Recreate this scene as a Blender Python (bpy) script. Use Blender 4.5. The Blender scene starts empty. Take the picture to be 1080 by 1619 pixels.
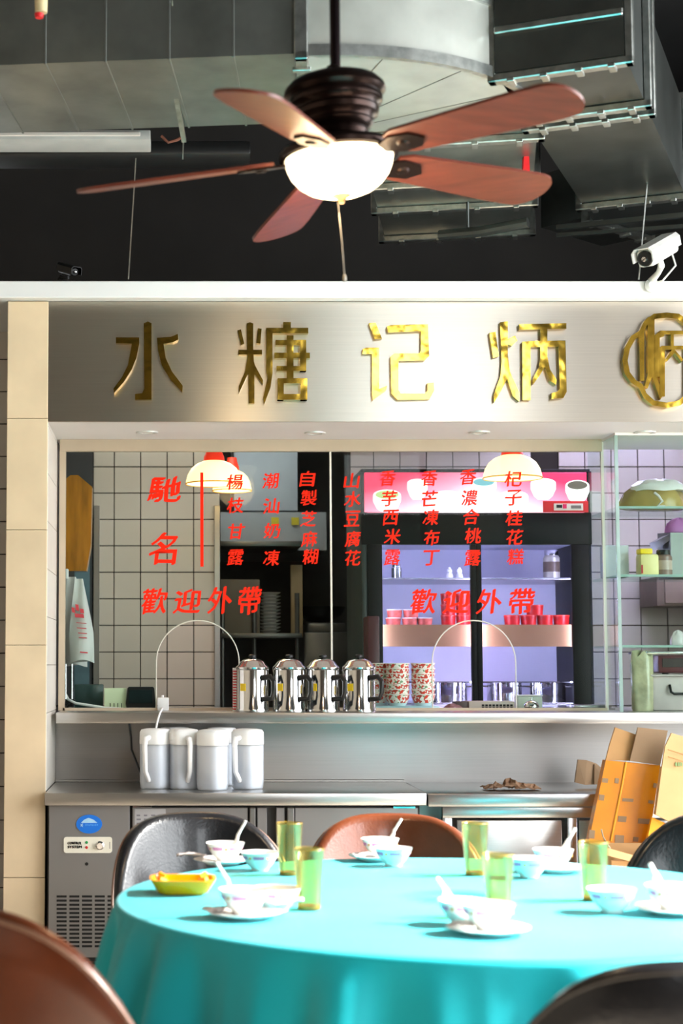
import bpy, bmesh, math, random
from mathutils import Vector, Matrix
random.seed(7)
R = math.radians
sc = bpy.context.scene
COL = sc.collection

# ------------------------------------------------------------------ camera
F, CX, CY, PITCH, EYE = 2600.0, 270.0, 845.4, R(4.5), 1.33
cam = bpy.data.cameras.new('camera'); cam_o = bpy.data.objects.new('camera', cam); COL.objects.link(cam_o)
cam.sensor_fit = 'VERTICAL'; cam.sensor_height = 36.0; cam.sensor_width = 24.0
cam.lens = F * 36.0 / 1619.0
cam.shift_x = (540.0 - CX) / 1619.0; cam.shift_y = (CY - 809.5) / 1619.0
cam_o.location = (0, 0, EYE); cam_o.rotation_euler = (R(90) + PITCH, 0, 0)
cam.clip_start = 0.05; cam.clip_end = 200
cam.dof.use_dof = True; cam.dof.focus_distance = 7.2; cam.dof.aperture_fstop = 3.4
sc.camera = cam_o

# ------------------------------------------------------------------ world, exposure
w = bpy.data.worlds.new('overcast_sky'); sc.world = w; w.use_nodes = True
bg = w.node_tree.nodes['Background']; bg.inputs[0].default_value = (0.93, 0.97, 1.0, 1); bg.inputs[1].default_value = 5.6
sc.view_settings.view_transform = 'Standard'; sc.view_settings.look = 'None'
sc.view_settings.exposure = 0.95; sc.view_settings.gamma = 1.0; sc.view_settings.use_curve_mapping = False

def portal(name, loc, rot, sx, sy):
    l = bpy.data.lights.new(name, 'AREA'); l.shape = 'RECTANGLE'; l.size = sx; l.size_y = sy
    l.cycles.is_portal = True
    o = bpy.data.objects.new(name, l); COL.objects.link(o); o.location = loc; o.rotation_euler = rot
# room extents
XL, XR, YB, ZC = -3.2, 4.2, -2.6, 4.7
portal('window_portal_right', (XR - .02, 3.4, 2.2), (0, R(90), 0), 3.6, 5.6)
portal('window_portal_rear', (2.7, YB + .02, 2.52), (R(90), 0, 0), 1.8, 4.24)
sun = bpy.data.lights.new('hazy_sun', 'SUN'); sun.energy = 21.0; sun.angle = R(8); sun.color = (1, .97, .92)
sun_o = bpy.data.objects.new('hazy_sun', sun); COL.objects.link(sun_o); sun_o.location = (12, 2, 9)
sun_o.rotation_euler = Vector((-math.cos(R(37)), -.06, -math.sin(R(37)))).to_track_quat('-Z', 'Y').to_euler()

# ------------------------------------------------------------------ helpers
def ray(px, py):
    xr = (px - CX) / F; yu = (CY - py) / F
    return Vector((xr, math.cos(PITCH) - yu * math.sin(PITCH), math.sin(PITCH) + yu * math.cos(PITCH)))
def P(px, py, Y):
    d = ray(px, py); t = Y / d.y
    return Vector((0, 0, EYE)) + d * t
def PX(px, Y, py=1000): return P(px, py, Y).x
def PZ(py, Y): return P(CX, py, Y).z
def G(px, py, Z):
    d = ray(px, py); t = (Z - EYE) / d.z
    return Vector((0, 0, EYE)) + d * t

def lin(h):
    if isinstance(h, str):
        h = h.lstrip('#'); c = [int(h[i:i+2], 16) / 255 for i in (0, 2, 4)]
        return tuple(x / 12.92 if x <= .04045 else ((x + .055) / 1.055) ** 2.4 for x in c)
    return h
MATS = {}
def mat(name, col, rough=.5, metal=0., var=.12, scale=8., bump=0., bscale=60., emit=None, estr=0., trans=0., ior=1.45,
        stretch=None, coat=0., spec=.5, aniso=0., alpha=1., sheen=0., tl=0.):
    if name in MATS: return MATS[name]
    m = bpy.data.materials.new(name); m.use_nodes = True; nt = m.node_tree; n = nt.nodes; L = nt.links
    b = n['Principled BSDF']; c = lin(col)
    tc = n.new('ShaderNodeTexCoord'); mp = n.new('ShaderNodeMapping'); L.new(tc.outputs['Object'], mp.inputs[0])
    if stretch: mp.inputs['Scale'].default_value = stretch
    nz = n.new('ShaderNodeTexNoise'); nz.inputs['Scale'].default_value = scale; nz.inputs['Detail'].default_value = 4
    L.new(mp.outputs[0], nz.inputs['Vector'])
    rp = n.new('ShaderNodeValToRGB')
    rp.color_ramp.elements[0].position = .3; rp.color_ramp.elements[1].position = .7
    rp.color_ramp.elements[0].color = tuple(x * (1 - var) for x in c) + (1,)
    rp.color_ramp.elements[1].color = tuple(min(1, x * (1 + var)) for x in c) + (1,)
    L.new(nz.outputs['Fac'], rp.inputs[0]); L.new(rp.outputs[0], b.inputs['Base Color'])
    b.inputs['Roughness'].default_value = rough; b.inputs['Metallic'].default_value = metal
    b.inputs['Transmission Weight'].default_value = trans; b.inputs['IOR'].default_value = ior
    b.inputs['Coat Weight'].default_value = coat; b.inputs['Coat Roughness'].default_value = .12
    b.inputs['Specular IOR Level'].default_value = spec; b.inputs['Alpha'].default_value = alpha
    b.inputs['Sheen Weight'].default_value = sheen
    if aniso:
        b.inputs['Anisotropic'].default_value = aniso
        t = n.new('ShaderNodeTangent'); t.direction_type = 'RADIAL'; t.axis = 'X'; L.new(t.outputs[0], b.inputs['Tangent'])
    if emit:
        b.inputs['Emission Color'].default_value = lin(emit) + (1,); b.inputs['Emission Strength'].default_value = estr
    if bump:
        n2 = n.new('ShaderNodeTexNoise'); n2.inputs['Scale'].default_value = bscale; L.new(mp.outputs[0], n2.inputs['Vector'])
        bp = n.new('ShaderNodeBump'); bp.inputs['Strength'].default_value = bump; bp.inputs['Distance'].default_value = .01
        L.new(n2.outputs['Fac'], bp.inputs['Height']); L.new(bp.outputs[0], b.inputs['Normal'])
    if tl:
        out = n['Material Output']; td = n.new('ShaderNodeBsdfTranslucent'); td.inputs[0].default_value = c + (1,)
        mx = n.new('ShaderNodeMixShader'); mx.inputs[0].default_value = tl
        L.new(b.outputs[0], mx.inputs[1]); L.new(td.outputs[0], mx.inputs[2]); L.new(mx.outputs[0], out.inputs[0])
    MATS[name] = m; return m
def glassmat(name, tint, refl=1.0, rough=0.0, ior=1.45, body=0.0, bodycol=(1, 1, 1)):
    if name in MATS: return MATS[name]
    m = bpy.data.materials.new(name); m.use_nodes = True; nt = m.node_tree; n = nt.nodes; L = nt.links
    n.remove(n['Principled BSDF']); out = n['Material Output']
    tr = n.new('ShaderNodeBsdfTransparent'); tr.inputs[0].default_value = lin(tint) + (1,)
    gl = n.new('ShaderNodeBsdfGlossy'); gl.inputs['Roughness'].default_value = rough
    fr = n.new('ShaderNodeFresnel'); fr.inputs[0].default_value = ior
    mu = n.new('ShaderNodeMath'); mu.operation = 'MULTIPLY'; mu.inputs[1].default_value = refl; mu.use_clamp = True
    L.new(fr.outputs[0], mu.inputs[0])
    base = tr.outputs[0]
    if body:
        df = n.new('ShaderNodeBsdfDiffuse'); df.inputs[0].default_value = lin(bodycol) + (1,)
        tl = n.new('ShaderNodeBsdfTranslucent'); tl.inputs[0].default_value = lin(bodycol) + (1,)
        ma = n.new('ShaderNodeMixShader'); ma.inputs[0].default_value = .5; L.new(df.outputs[0], ma.inputs[1]); L.new(tl.outputs[0], ma.inputs[2])
        mb_ = n.new('ShaderNodeMixShader'); mb_.inputs[0].default_value = body
        L.new(tr.outputs[0], mb_.inputs[1]); L.new(ma.outputs[0], mb_.inputs[2]); base = mb_.outputs[0]
    mx = n.new('ShaderNodeMixShader'); L.new(mu.outputs[0], mx.inputs[0]); L.new(base, mx.inputs[1]); L.new(gl.outputs[0], mx.inputs[2])
    L.new(mx.outputs[0], out.inputs[0]); MATS[name] = m; return m
def emat(name, col, s):
    return mat(name, col, .5, 0, .0, emit=col, estr=s)

class MB:
    def __init__(s): s.bm = bmesh.new()
    def _xf(s, vs, M):
        if M is not None: bmesh.ops.transform(s.bm, matrix=M, verts=vs)
    def box(s, x0, x1, y0, y1, z0, z1, bev=0, M=None, seg=2):
        x0, x1 = min(x0, x1), max(x0, x1); y0, y1 = min(y0, y1), max(y0, y1); z0, z1 = min(z0, z1), max(z0, z1)
        r = bmesh.ops.create_cube(s.bm, size=1); vs = r['verts']
        for v in vs: v.co = Vector(((x0 if v.co.x < 0 else x1), (y0 if v.co.y < 0 else y1), (z0 if v.co.z < 0 else z1)))
        if bev:
            es = list({e for v in vs for e in v.link_edges})
            rr = bmesh.ops.bevel(s.bm, geom=es, offset=bev, segments=seg, profile=.5, affect='EDGES')
            vs = list({v for f in rr['faces'] for v in f.verts} | {v for v in vs if v.is_valid})
        s._xf(vs, M); return s
    def prism(s, pts, vec, M=None):
        pts = [Vector(p) for p in pts]; vec = Vector(vec)
        a = [s.bm.verts.new(p) for p in pts]; b = [s.bm.verts.new(p + vec) for p in pts]; n = len(a)
        s.bm.faces.new(a); s.bm.faces.new(b[::-1])
        for i in range(n): s.bm.faces.new((a[i], b[i], b[(i+1) % n], a[(i+1) % n]))
        s._xf(a + b, M); return s
    def face(s, pts):
        s.bm.faces.new([s.bm.verts.new(Vector(p)) for p in pts]); return s
    def loft(s, rings, closed=True, caps=True, M=None):
        vv = [[s.bm.verts.new(Vector(p)) for p in r] for r in rings]; n = len(vv[0])
        for a, b in zip(vv, vv[1:]):
            for i in range(n if closed else n - 1): s.bm.faces.new((a[i], a[(i+1) % n], b[(i+1) % n], b[i]))
        if caps and closed:
            s.bm.faces.new(vv[0][::-1]); s.bm.faces.new(vv[-1])
        s._xf([v for r in vv for v in r], M); return s
    def lathe(s, prof, seg=32, M=None, closed=False):
        rings = []
        for i in range(seg):
            a = 2 * math.pi * i / seg
            rings.append([s.bm.verts.new((r * math.cos(a), r * math.sin(a), z)) for r, z in prof])
        n = len(prof)
        for i in range(seg):
            A, B = rings[i], rings[(i+1) % seg]
            for j in range(n if closed else n - 1):
                k = (j + 1) % n
                s.bm.faces.new((A[j], B[j], B[k], A[k]))
        vs = [v for r in rings for v in r]
        s._xf(vs, M); bmesh.ops.remove_doubles(s.bm, verts=vs, dist=1e-6); return s
    def tube(s, pts, r, seg=8, closed=False, M=None):
        pts = [Vector(p) for p in pts]; n = len(pts); rings = []
        rr = r if isinstance(r, (list, tuple)) else [r] * n
        up = Vector((0, 0, 1)); prev = None
        for i, p in enumerate(pts):
            if closed: t = pts[(i+1) % n] - pts[i-1]
            else: t = pts[min(i+1, n-1)] - pts[max(i-1, 0)]
            if t.length < 1e-9: t = Vector((0, 0, 1))
            t.normalize()
            if prev is None: x = t.orthogonal().normalized()
            else:
                x = prev - t * prev.dot(t)
                x = x.normalized() if x.length > 1e-6 else t.orthogonal().normalized()
            prev = x; y = t.cross(x)
            rings.append([p + (x * math.cos(2*math.pi*k/seg) + y * math.sin(2*math.pi*k/seg)) * rr[i] for k in range(seg)])
        if closed: rings.append(rings[0])
        s.loft(rings, True, not closed, M); return s
    def cyl(s, a, b, r, seg=16, r2=None): return s.tube([a, b], [r, r if r2 is None else r2], seg)
    def mesh(s, name, smooth=True, ang=35, doubles=False):
        if doubles: bmesh.ops.remove_doubles(s.bm, verts=s.bm.verts, dist=1e-5)
        bmesh.ops.recalc_face_normals(s.bm, faces=s.bm.faces)
        me = bpy.data.meshes.new(name); s.bm.to_mesh(me); s.bm.free()
        if smooth and len(me.polygons):
            me.shade_smooth(); me.set_sharp_from_angle(angle=R(ang))
        return me

def tag(o, label=None, cat=None, group=None, kind=None):
    if label: o['label'] = label
    if cat: o['category'] = cat
    if group: o['group'] = group
    if kind: o['kind'] = kind
    return o
def root(name, loc, label, cat, group=None, rz=0, kind=None):
    o = bpy.data.objects.new(name, None); COL.objects.link(o); o.location = loc; o.rotation_euler = (0, 0, rz)
    o.empty_display_size = .05
    return tag(o, label, cat, group, kind)
def topof(o):
    while o.parent: o = o.parent
    return o
def obj(name, mb, m, parent=None, world=True, smooth=True, ang=35, label=None):
    """link as one mesh object; with a parent and world=True the geometry is given in world space"""
    me = mb if isinstance(mb, bpy.types.Mesh) else mb.mesh(name, smooth, ang)
    o = bpy.data.objects.new(name, me); COL.objects.link(o)
    if m is not None and not me.materials: me.materials.append(m)
    if parent is not None:
        o.parent = parent
        if world:
            t = topof(parent); me.transform(Matrix.Translation(t.location).inverted())
    if label: o['label'] = label
    return o
def struct(name, mb, m, parent=None, smooth=True, label=None, cat=None):
    o = obj(name, mb, m, parent, smooth=smooth)
    if parent is None:
        o['kind'] = 'structure'
        o['label'] = label or name.replace('_', ' '); o['category'] = cat or name.split('_')[0]
    return o
def thing(name, mb, m, label, cat, group=None, base=None, smooth=True, ang=35):
    """one-mesh thing; geometry in world space, origin moved to its base centre"""
    me = mb.mesh(name, smooth, ang); o = bpy.data.objects.new(name, me); COL.objects.link(o); me.materials.append(m)
    xs = [v.co for v in me.vertices]
    lo = Vector((min(v.x for v in xs), min(v.y for v in xs), min(v.z for v in xs))); hi = Vector((max(v.x for v in xs), max(v.y for v in xs), max(v.z for v in xs)))
    c = Vector(((lo.x + hi.x) / 2, (lo.y + hi.y) / 2, lo.z)); me.transform(Matrix.Translation(-c)); o.location = c
    return tag(o, label, cat, group)
def dup(r, loc, rz=0, label=None, group=None):
    def cp(o, par):
        c = o.copy(); COL.objects.link(c); c.parent = par
        for ch in [x for x in bpy.data.objects if x.parent == o]: cp(ch, c)
        return c
    c = cp(r, None); c.location = loc; c.rotation_euler = (0, 0, rz)
    if label: c['label'] = label
    if group: c['group'] = group
    return c
def shape2d(pts_px, Y, thick):
    """outline on the plane at depth Y, given thickness towards the back"""
    return [P(x, y, Y) for x, y in pts_px], (0, thick, 0)
def glyph_mesh(ch, bold=.0, shear=0., extrude=.0):
    cu = bpy.data.curves.new('glyph', 'FONT'); cu.body = ch; cu.size = 1; cu.offset = bold; cu.shear = shear; cu.extrude = extrude
    cu.align_x = 'CENTER'; cu.resolution_u = 3
    o = bpy.data.objects.new('glyph', cu); COL.objects.link(o)
    dg = bpy.context.evaluated_depsgraph_get(); me = bpy.data.meshes.new_from_object(o.evaluated_get(dg))
    bpy.data.objects.remove(o); bpy.data.curves.remove(cu); return me
def lettering(name, items, m, parent, Y, bold=.02, shear=0., wob=0.0, ext=.0005):
    """items: (text, x0, y0, x1, y1) pixel boxes at depth Y -> one mesh of thin letters facing the camera side"""
    bm = bmesh.new()
    for t, x0, y0, x1, y1 in items:
        me = glyph_mesh(t, 0, shear, .0)
        if not len(me.vertices): bpy.data.meshes.remove(me); continue
        xs = [v.co.x for v in me.vertices]; ys = [v.co.y for v in me.vertices]
        a, b = P(x0, y1, Y), P(x1, y0, Y)
        ax, bx, ay, by = min(xs), max(xs), min(ys), max(ys)
        for v in me.vertices:
            u = (v.co.x - ax) / max(1e-6, bx - ax); q = (v.co.y - ay) / max(1e-6, by - ay)
            if wob:
                u += wob * math.sin(q * 7 + x0) + wob * .5 * math.sin(u * 9 + y0); q += wob * math.sin(u * 6 + y0 * .7) + wob * 2.5 * (u - .5)
            v.co = (a.x + (b.x - a.x) * u, Y, a.z + (b.z - a.z) * q)
        w_ = (b.x - a.x) * bold
        for k, (dx, dz) in enumerate(((0, 0), (-w_, -w_ * .7), (w_, w_ * .7)) if bold else ((0, 0),)):
            n0 = len(bm.verts); bm.from_mesh(me); bm.verts.ensure_lookup_table()
            for v in bm.verts[n0:]: v.co += Vector((dx, -.00012 * k, dz))
        bpy.data.meshes.remove(me)
    r = bmesh.ops.extrude_face_region(bm, geom=list(bm.faces))
    bmesh.ops.translate(bm, verts=[v for v in r['geom'] if isinstance(v, bmesh.types.BMVert)], vec=(0, -ext, 0))
    bmesh.ops.recalc_face_normals(bm, faces=bm.faces)
    me = bpy.data.meshes.new(name); bm.to_mesh(me); bm.free()
    return obj(name, me, m, parent)

# ------------------------------------------------------------------ materials
M_dark = mat('charcoal_paint', '#363432', .75, var=.15, scale=2)
M_ceil = mat('dark_ceiling_paint', '#303132', .8, var=.2, scale=2)
M_warmwall = mat('warm_plaster', '#b9ab97', .8, var=.06, scale=3)
M_floor = mat('floor_tile', '#b8aa98', .35, var=.06, scale=3)
M_white = mat('white_paint', '#e6e6e4', .5, var=.03, scale=3)
M_soffit = mat('soffit_paint', '#d8d2cb', .6, var=.03, scale=3)
M_beige = mat('beige_frame', '#b5a48d', .5, var=.06, scale=5)
M_tile = mat('wall_tile_glaze', '#ccc4ba', .22, var=.05, scale=1.3)
M_grout = mat('dark_grout', '#3c3835', .9, var=.2)
M_steel = mat('brushed_steel', '#b9b7b4', .3, 1, var=.05, scale=14, stretch=(1, 8, 30), bump=.02, bscale=30)
M_steelp = mat('brushed_steel_panel', '#b6b4b2', .40, 1, var=.04, scale=6, stretch=(.4, 1, 40), aniso=.75)
M_sign = mat('brushed_sign_steel', '#cfc8bd', .30, 1, var=.04, scale=5, stretch=(.4, 1, 40), aniso=.8)
M_chrome = mat('polished_steel', '#d8d8d8', .09, 1, var=.03)
M_galv = mat('galvanised_sheet', '#9ba09b', .36, 1, var=.22, scale=5, bump=.06, bscale=4)
M_galv2 = mat('galvanised_flange', '#b9bdb9', .3, 1, var=.25, scale=24)
M_gold = mat('polished_gold', '#c8a542', .12, 1, var=.12, scale=9, bump=.35, bscale=9)
M_black = mat('black_plastic', '#141414', .35, var=.15)
M_rubber = mat('black_rubber', '#0c0c0c', .7, var=.2)
M_greypanel = mat('grey_fridge_panel', '#918f8f', .42, .75, var=.04, scale=4)
M_pane = glassmat('window_glass', '#f3f8f6', .16)
M_cab = glassmat('display_glass', '#f0f8f5', .2)
M_gedge = mat('glass_edge', '#a9c4bb', .25, var=.1, alpha=.5)
M_red = mat('red_vinyl_lettering', '#f02204', .6, spec=.15, var=.06, emit='#f0330f', estr=.0)
M_warm_edge = mat('cut_glass_edge', '#d8d2c4', .2, var=.05)

# ------------------------------------------------------------------ the setting
YS, YG, YK = 6.85, 7.40, 9.30
YLD, YWT = 7.10, 6.75
Z_led = PZ(1126.5, YLD); Z_sof = PZ(667, YS); Z_sgt = PZ(477, YS); Z_bt = PZ(444, 6.78)
Z_wt = PZ(1254, YWT); ZK = 2.72
XP0, XP1 = PX(12, YS, 600), PX(76, YS, 600)
XCAB = PX(957, YG)

fl = struct('floor', MB().box(XL - .2, XR + .2, YB - .2, 11.8, -.12, 0), M_grout, label='pale tiled restaurant floor with fine grout lines')
ft = MB().box(.0, .594, 0, .594, 0, .004, .002, seg=1).mesh('floor_tile'); ft.materials.append(M_floor)
for i in range(-4, 5):
    for j in range(2, 12):
        o = bpy.data.objects.new('floor_tile', ft); COL.objects.link(o); o.parent = fl; o.location = (i * .6, j * .6, 0)
struct('ceiling', MB().box(XL - .2, XR + .2, YB - .2, 9.8, ZC, ZC + .15), M_ceil, label='dark painted open ceiling above the ducts')
struct('wall_left', MB().box(XL - .2, XL, YB, 9.6, 0, ZC), M_warmwall, label='plain warm plaster wall of the dining room')
mb = MB()
mb.box(XR, XR + .2, YB, .6, 0, ZC).box(XR, XR + .2, 6.2, 11.7, 0, ZC).box(XR, XR + .2, .6, 6.2, 0, .4).box(XR, XR + .2, .6, 6.2, 4.0, ZC)
struct('wall_right', mb, M_warmwall, label='dining room wall with the long daylight window')
mb = MB()
mb.box(XL, 1.8, YB - .2, YB, 0, ZC).box(3.6, XR, YB - .2, YB, 0, ZC).box(1.8, 3.6, YB - .2, YB, 0, .4).box(1.8, 3.6, YB - .2, YB, 4.64, ZC)
struct('wall_rear', mb, mat('brown_panelling', '#5c5248', .7, var=.1, scale=3), label='dining room wall behind the viewer with a tall window')
mb = MB()
for y in (.6, 1.98, 3.38, 4.78, 6.14): mb.box(XR + .05, XR + .12, y, y + .06, .4, 4.0)
mb.box(XR + .05, XR + .12, .6, 6.2, 2.6, 2.66)
struct('window_1', mb, M_black, label='dark framed long window of the dining room')
mb = MB()
for x in (1.8, 2.67, 3.54): mb.box(x, x + .06, YB - .14, YB - .06, .4, 4.64)
struct('window_2', mb, M_black, label='dark framed tall window behind the viewer')
struct('wall_upper', MB().box(XL, XR, 9.6, 9.8, ZK, ZC), M_dark, label='charcoal painted wall above the white beam')
struct('wall_street', MB().box(-6, 9, -9.4, -9, -.12, 3.5), mat('added_facade', '#4d4f48', .8, var=.3, scale=1.2), label='unseen low dark facade added behind the viewer to dim window reflections')  # added out of view so the service glass mirrors something darker than sky
struct('ground_street', MB().box(-6, 9, -9, YB - .2, -.14, -.04), mat('street_paving', '#77746f', .8, var=.15, scale=2), label='paved street outside the rear window')
# white beam over the counter
struct('trim_1', MB().box(XL, XR, 6.78, 7.6, Z_sgt + .002, Z_bt, .004, seg=1), M_white, label='white painted beam running above the sign')
# kitchen shell
struct('ceiling_kitchen', MB().box(-1.0, XR, 7.6, 9.6, ZK, ZK + .08), M_soffit, label='kitchen ceiling behind the glass')
struct('ceiling_soffit', MB().box(XP1, XR, YS + .012, YG + .03, Z_sof, Z_sof + .06), M_soffit, label='pale soffit under the sign with round downlights')
struct('wall_lintel', MB().box(XP1, XR, YG + .03, 7.6, Z_sof, Z_sgt), M_soffit, label='lintel above the service window')
struct('wall_kitchen_left', MB().box(-.98, -.76, 7.63, 9.6, 0, ZK).box(-.98, -.76, 9.6, 11.6, 0, 2.9), M_warmwall, label='kitchen wall on the left')
struct('wall_kitchen_right', MB().box(3.3, 3.4, YG, 9.6, 0, ZK).box(3.3, 3.4, 9.6, 11.6, 0, 2.9), M_warmwall, label='kitchen wall on the right')
struct('wall_counter', MB().box(XP1, XR, YG + .02, YG + .16, 0, Z_led - .05), M_warmwall, label='low wall behind the steel counter')
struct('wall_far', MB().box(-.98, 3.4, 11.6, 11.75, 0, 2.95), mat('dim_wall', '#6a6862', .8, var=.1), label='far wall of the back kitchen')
struct('ceiling_back_kitchen', MB().box(-1.0, 3.4, 9.6, 11.7, 2.85, 2.93), M_soffit, label='ceiling of the back kitchen')
# tiled kitchen wall with an opening
XO0, XO1 = PX(349, YK), PX(556, YK)
wk = struct('wall_back', MB().box(-.76, XO0, YK + .012, YK + .12, 0, ZK).box(XO1, 3.3, YK + .012, YK + .12, 0, ZK), M_grout,
            label='white square tiled kitchen wall with dark grout')
T = .1503
x_ref = PX(180, YK); z_ref = PZ(863, YK)
tm = MB().box(0, T - .005, 0, .014, 0, T - .005, .002, seg=1).mesh('wall_tile'); tm.materials.append(M_tile)
def tiles(parent, x_from, x_to, z_from, z_to, Y, xr, zr):
    i0 = math.floor((x_from - xr) / T); i1 = math.ceil((x_to - xr) / T); j0 = math.floor((z_from - zr) / T); j1 = math.ceil((z_to - zr) / T)
    for i in range(i0, i1):
        for j in range(j0, j1):
            a, b = xr + i * T + .0025, xr + (i + 1) * T - .0025
            ca, cb = max(a, x_from), min(b, x_to)
            z0, z1 = zr + j * T + .0025, min(zr + (j + 1) * T - .0025, z_to)
            if cb - ca < .01 or z1 - z0 < .01: continue
            o = bpy.data.objects.new('wall_tile', tm); COL.objects.link(o); o.parent = parent
            o.location = (ca, Y, z0); o.scale = ((cb - ca) / (T - .005), 1, (z1 - z0) / (T - .005))
XT0 = PX(147, YK)
tiles(wk, XT0, XO0 - .003, 1.08, ZK, YK, x_ref, z_ref)
xr2 = PX(1009 - 0, YK, 770)
tiles(wk, XO1 + .003, 2.05, 2.2, ZK, YK, xr2, z_ref)
tiles(wk, 2.2, 3.25, 1.05, ZK, YK, xr2, z_ref)
# dark panel left of tiles, steel corner strips
dr = struct('door_1', MB().box(-.75, XT0 - .004, YK - .02, YK + .01, 0, 2.68, .003, seg=1), mat('dark_door', '#34363a', .5, var=.1), label='dark narrow door beside the tiled kitchen wall')
obj('door_glass', MB().box(PX(118, YK), PX(142, YK), YK - .03, YK - .02, .9, PZ(800, YK)), mat('blue_grey_glass', '#5f7a86', .15, var=.15), dr)
for n, (a, b) in enumerate(((148, 157), (339, 348))):
    struct('trim_%d' % (n + 2), MB().box(PX(a, YK), PX(b, YK), YK - .03, YK, .8, PZ(800, YK), .002, seg=1), M_steel, label='steel corner guard %s' % ('beside the dark door' if n == 0 else 'at the kitchen opening'))
# outer wall left of the pillar
wl = struct('wall_front', MB().box(XL, XP0 + .02, 7.512, 7.62, 0, Z_bt), M_grout, label='white tiled wall left of the marble pillar')
tiles(wl, -1.5, XP0, .0, 2.86, 7.5, PX(10, 7.5), PZ(568, 7.5))
# marble pillar
M_marble = mat('cream_marble', '#dcc6a4', .3, var=.12, scale=3.2, coat=.1)
pl = struct('wall_pillar', MB().box(XP0 + .004, XP1 - .004, YS + .004, 7.60, 0, Z_sgt), M_grout, label='cream marble clad pillar at the left of the counter')
zs = [0.0] + [PZ(y, YS) for y in (1387, 1020, 838, 662)] + [Z_sgt]
for a, b in zip(zs, zs[1:]):
    obj('marble_slab', MB().box(XP0, XP1, YS - .012, YS + .006, a + .001, b - .001, .0015, seg=1), M_marble, pl)
zj = [Z_wt + .0, Z_wt + .32]
while zj[-1] < Z_sof - .16: zj.append(zj[-1] + .2)
zj.append(Z_sof)
M_jamb = mat('pale_jamb_tile', '#d9d3c8', .25, var=.05, scale=3)
for a, b in zip(zj, zj[1:]):
    obj('jamb_tile', MB().box(XP1 - .006, XP1 + .002, YS + .01, YG + .02, a + .001, b - .001, .001, seg=1), M_jamb, pl)

# ------------------------------------------------------------------ steel ledge, backsplash, worktops
t = root('counter_ledge', (.8, YLD, Z_led - .047), 'long brushed steel ledge below the glass window carrying the kettles', 'ledge')
obj('top', MB().box(PX(89, YLD), 2.9, YLD, 7.95, Z_led - .047, Z_led, .004), M_steel, t)
obj('channel', MB().box(PX(100, YG), XCAB, YG - .012, YG + .014, Z_led, Z_led + .012), M_beige, t)
t = thing('backsplash', MB().box(XP1 + .003, 2.9, YG - .012, YG + .018, Z_wt - .02, Z_led - .048), M_steelp, 'tall brushed steel backsplash behind the worktop', 'backsplash')
XJ = PX(672.5, YWT)
obj_w = root('worktop', (.2, YWT, Z_wt - .055), 'brushed steel worktop carrying the white water jugs', 'worktop')
obj('top', MB().box(PX(72, YWT), XJ - .003, YWT, YG - .014, Z_wt - .05, Z_wt, .003), M_steel, obj_w)
obj('upstand', MB().box(XP1 + .003, XJ - .003, YG - .03, YG - .014, Z_wt, Z_wt + .012, .002, seg=1), M_steel, obj_w)
M_steelb = mat('brushed_steel_bright', '#c3c2c2', .26, 1, var=.05, scale=14, stretch=(1, 8, 30))
t = root('work_table', (1.5, YWT, 0), 'freestanding steel work table right of the worktop seam with crumpled paper on top', 'table')
z2 = Z_wt - .002
obj('top', MB().box(XJ + .003, 2.75, YWT - .005, YG - .014, z2 - .052, z2, .003), M_steelb, t)
obj('apron', MB().box(PX(698, YWT), 2.7, YWT + .03, YWT + .06, z2 - .10, z2 - .055, .002), M_steelb, t)
for x in (PX(698, YWT), 1.62, 2.66):
    obj('leg', MB().box(x, x + .04, YWT + .04, YWT + .08, 0, z2 - .1, .003), M_steelb, t)
for a, b in ((PX(722, YWT), 1.60), (1.67, 2.64)):
    d = obj('door', MB().box(a, b, YWT + .05, YWT + .07, .12, z2 - .112, .003), M_steel, t)
    obj('handle', MB().box((a + b) / 2 - .06, (a + b) / 2 + .06, YWT + .035, YWT + .05, z2 - .5, z2 - .48, .003), M_steelb, d)
obj('back_panel', MB().box(XJ + .02, 2.7, 7.25, 7.27, .1, z2 - .06), M_steel, t)

# ------------------------------------------------------------------ undercounter fridge
YF = 6.80
t = root('undercounter_fridge', (.2, YF, 0), 'grey steel undercounter fridge with blue oval badge and control panel', 'fridge')
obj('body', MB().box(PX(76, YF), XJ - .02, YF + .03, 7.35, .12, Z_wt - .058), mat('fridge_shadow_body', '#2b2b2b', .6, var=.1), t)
def rect(mb, x0, y0, x1, y1, Y, d, bev=.002): 
    a, b = P(x0, y1, Y), P(x1, y0, Y); mb.box(a.x, b.x, Y, Y + d, a.z, b.z, bev, seg=1); return mb
mp = obj('machine_panel', rect(MB(), 76, 1273, 205, 1514, YF, .03), M_greypanel, t)
M_blue = mat('blue_badge', '#1a72d8', .3, var=.05)
c = P(141, 1303, YF - .003)
ring = [(c.x + .053 * math.cos(a), YF - .004, c.z + .038 * math.sin(a)) for a in [2 * math.pi * i / 36 for i in range(36)]]
b = obj('badge', MB().prism(ring, (0, .004, 0)), M_blue, t, label='blue oval badge')
obj('badge_mark', MB().prism([P(*q, YF - .005) for q in ((128, 1301), (133, 1296), (140, 1293), (148, 1296), (154, 1301))], (0, .001, 0)), mat('badge_pale', '#a9d4f2', .4), b)
mt = MB(); yb_ = YF - .0055
for (xa_, ya_, xb_, yb2) in ((127.5, 1302.5, 131, 1307.5), (131, 1302, 127.5, 1307), (127, 1304.5, 131.5, 1304.5)): mt.tube([P(xa_, ya_, yb_), P(xb_, yb2, yb_)], .0012, 5)
obj('badge_emblem', mt, MATS['badge_pale'], b)
mt = MB()
for i in range(8): rect(mt, 135 + i * 2.6, 1302.6 + (i % 3) * .5, 136.7 + i * 2.6, 1306 - (i % 2) * .6, YF - .005, .001, 0)
obj('badge_print', mt, mat('badge_mid_blue', '#4f9cec', .4), b, smooth=False)
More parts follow.
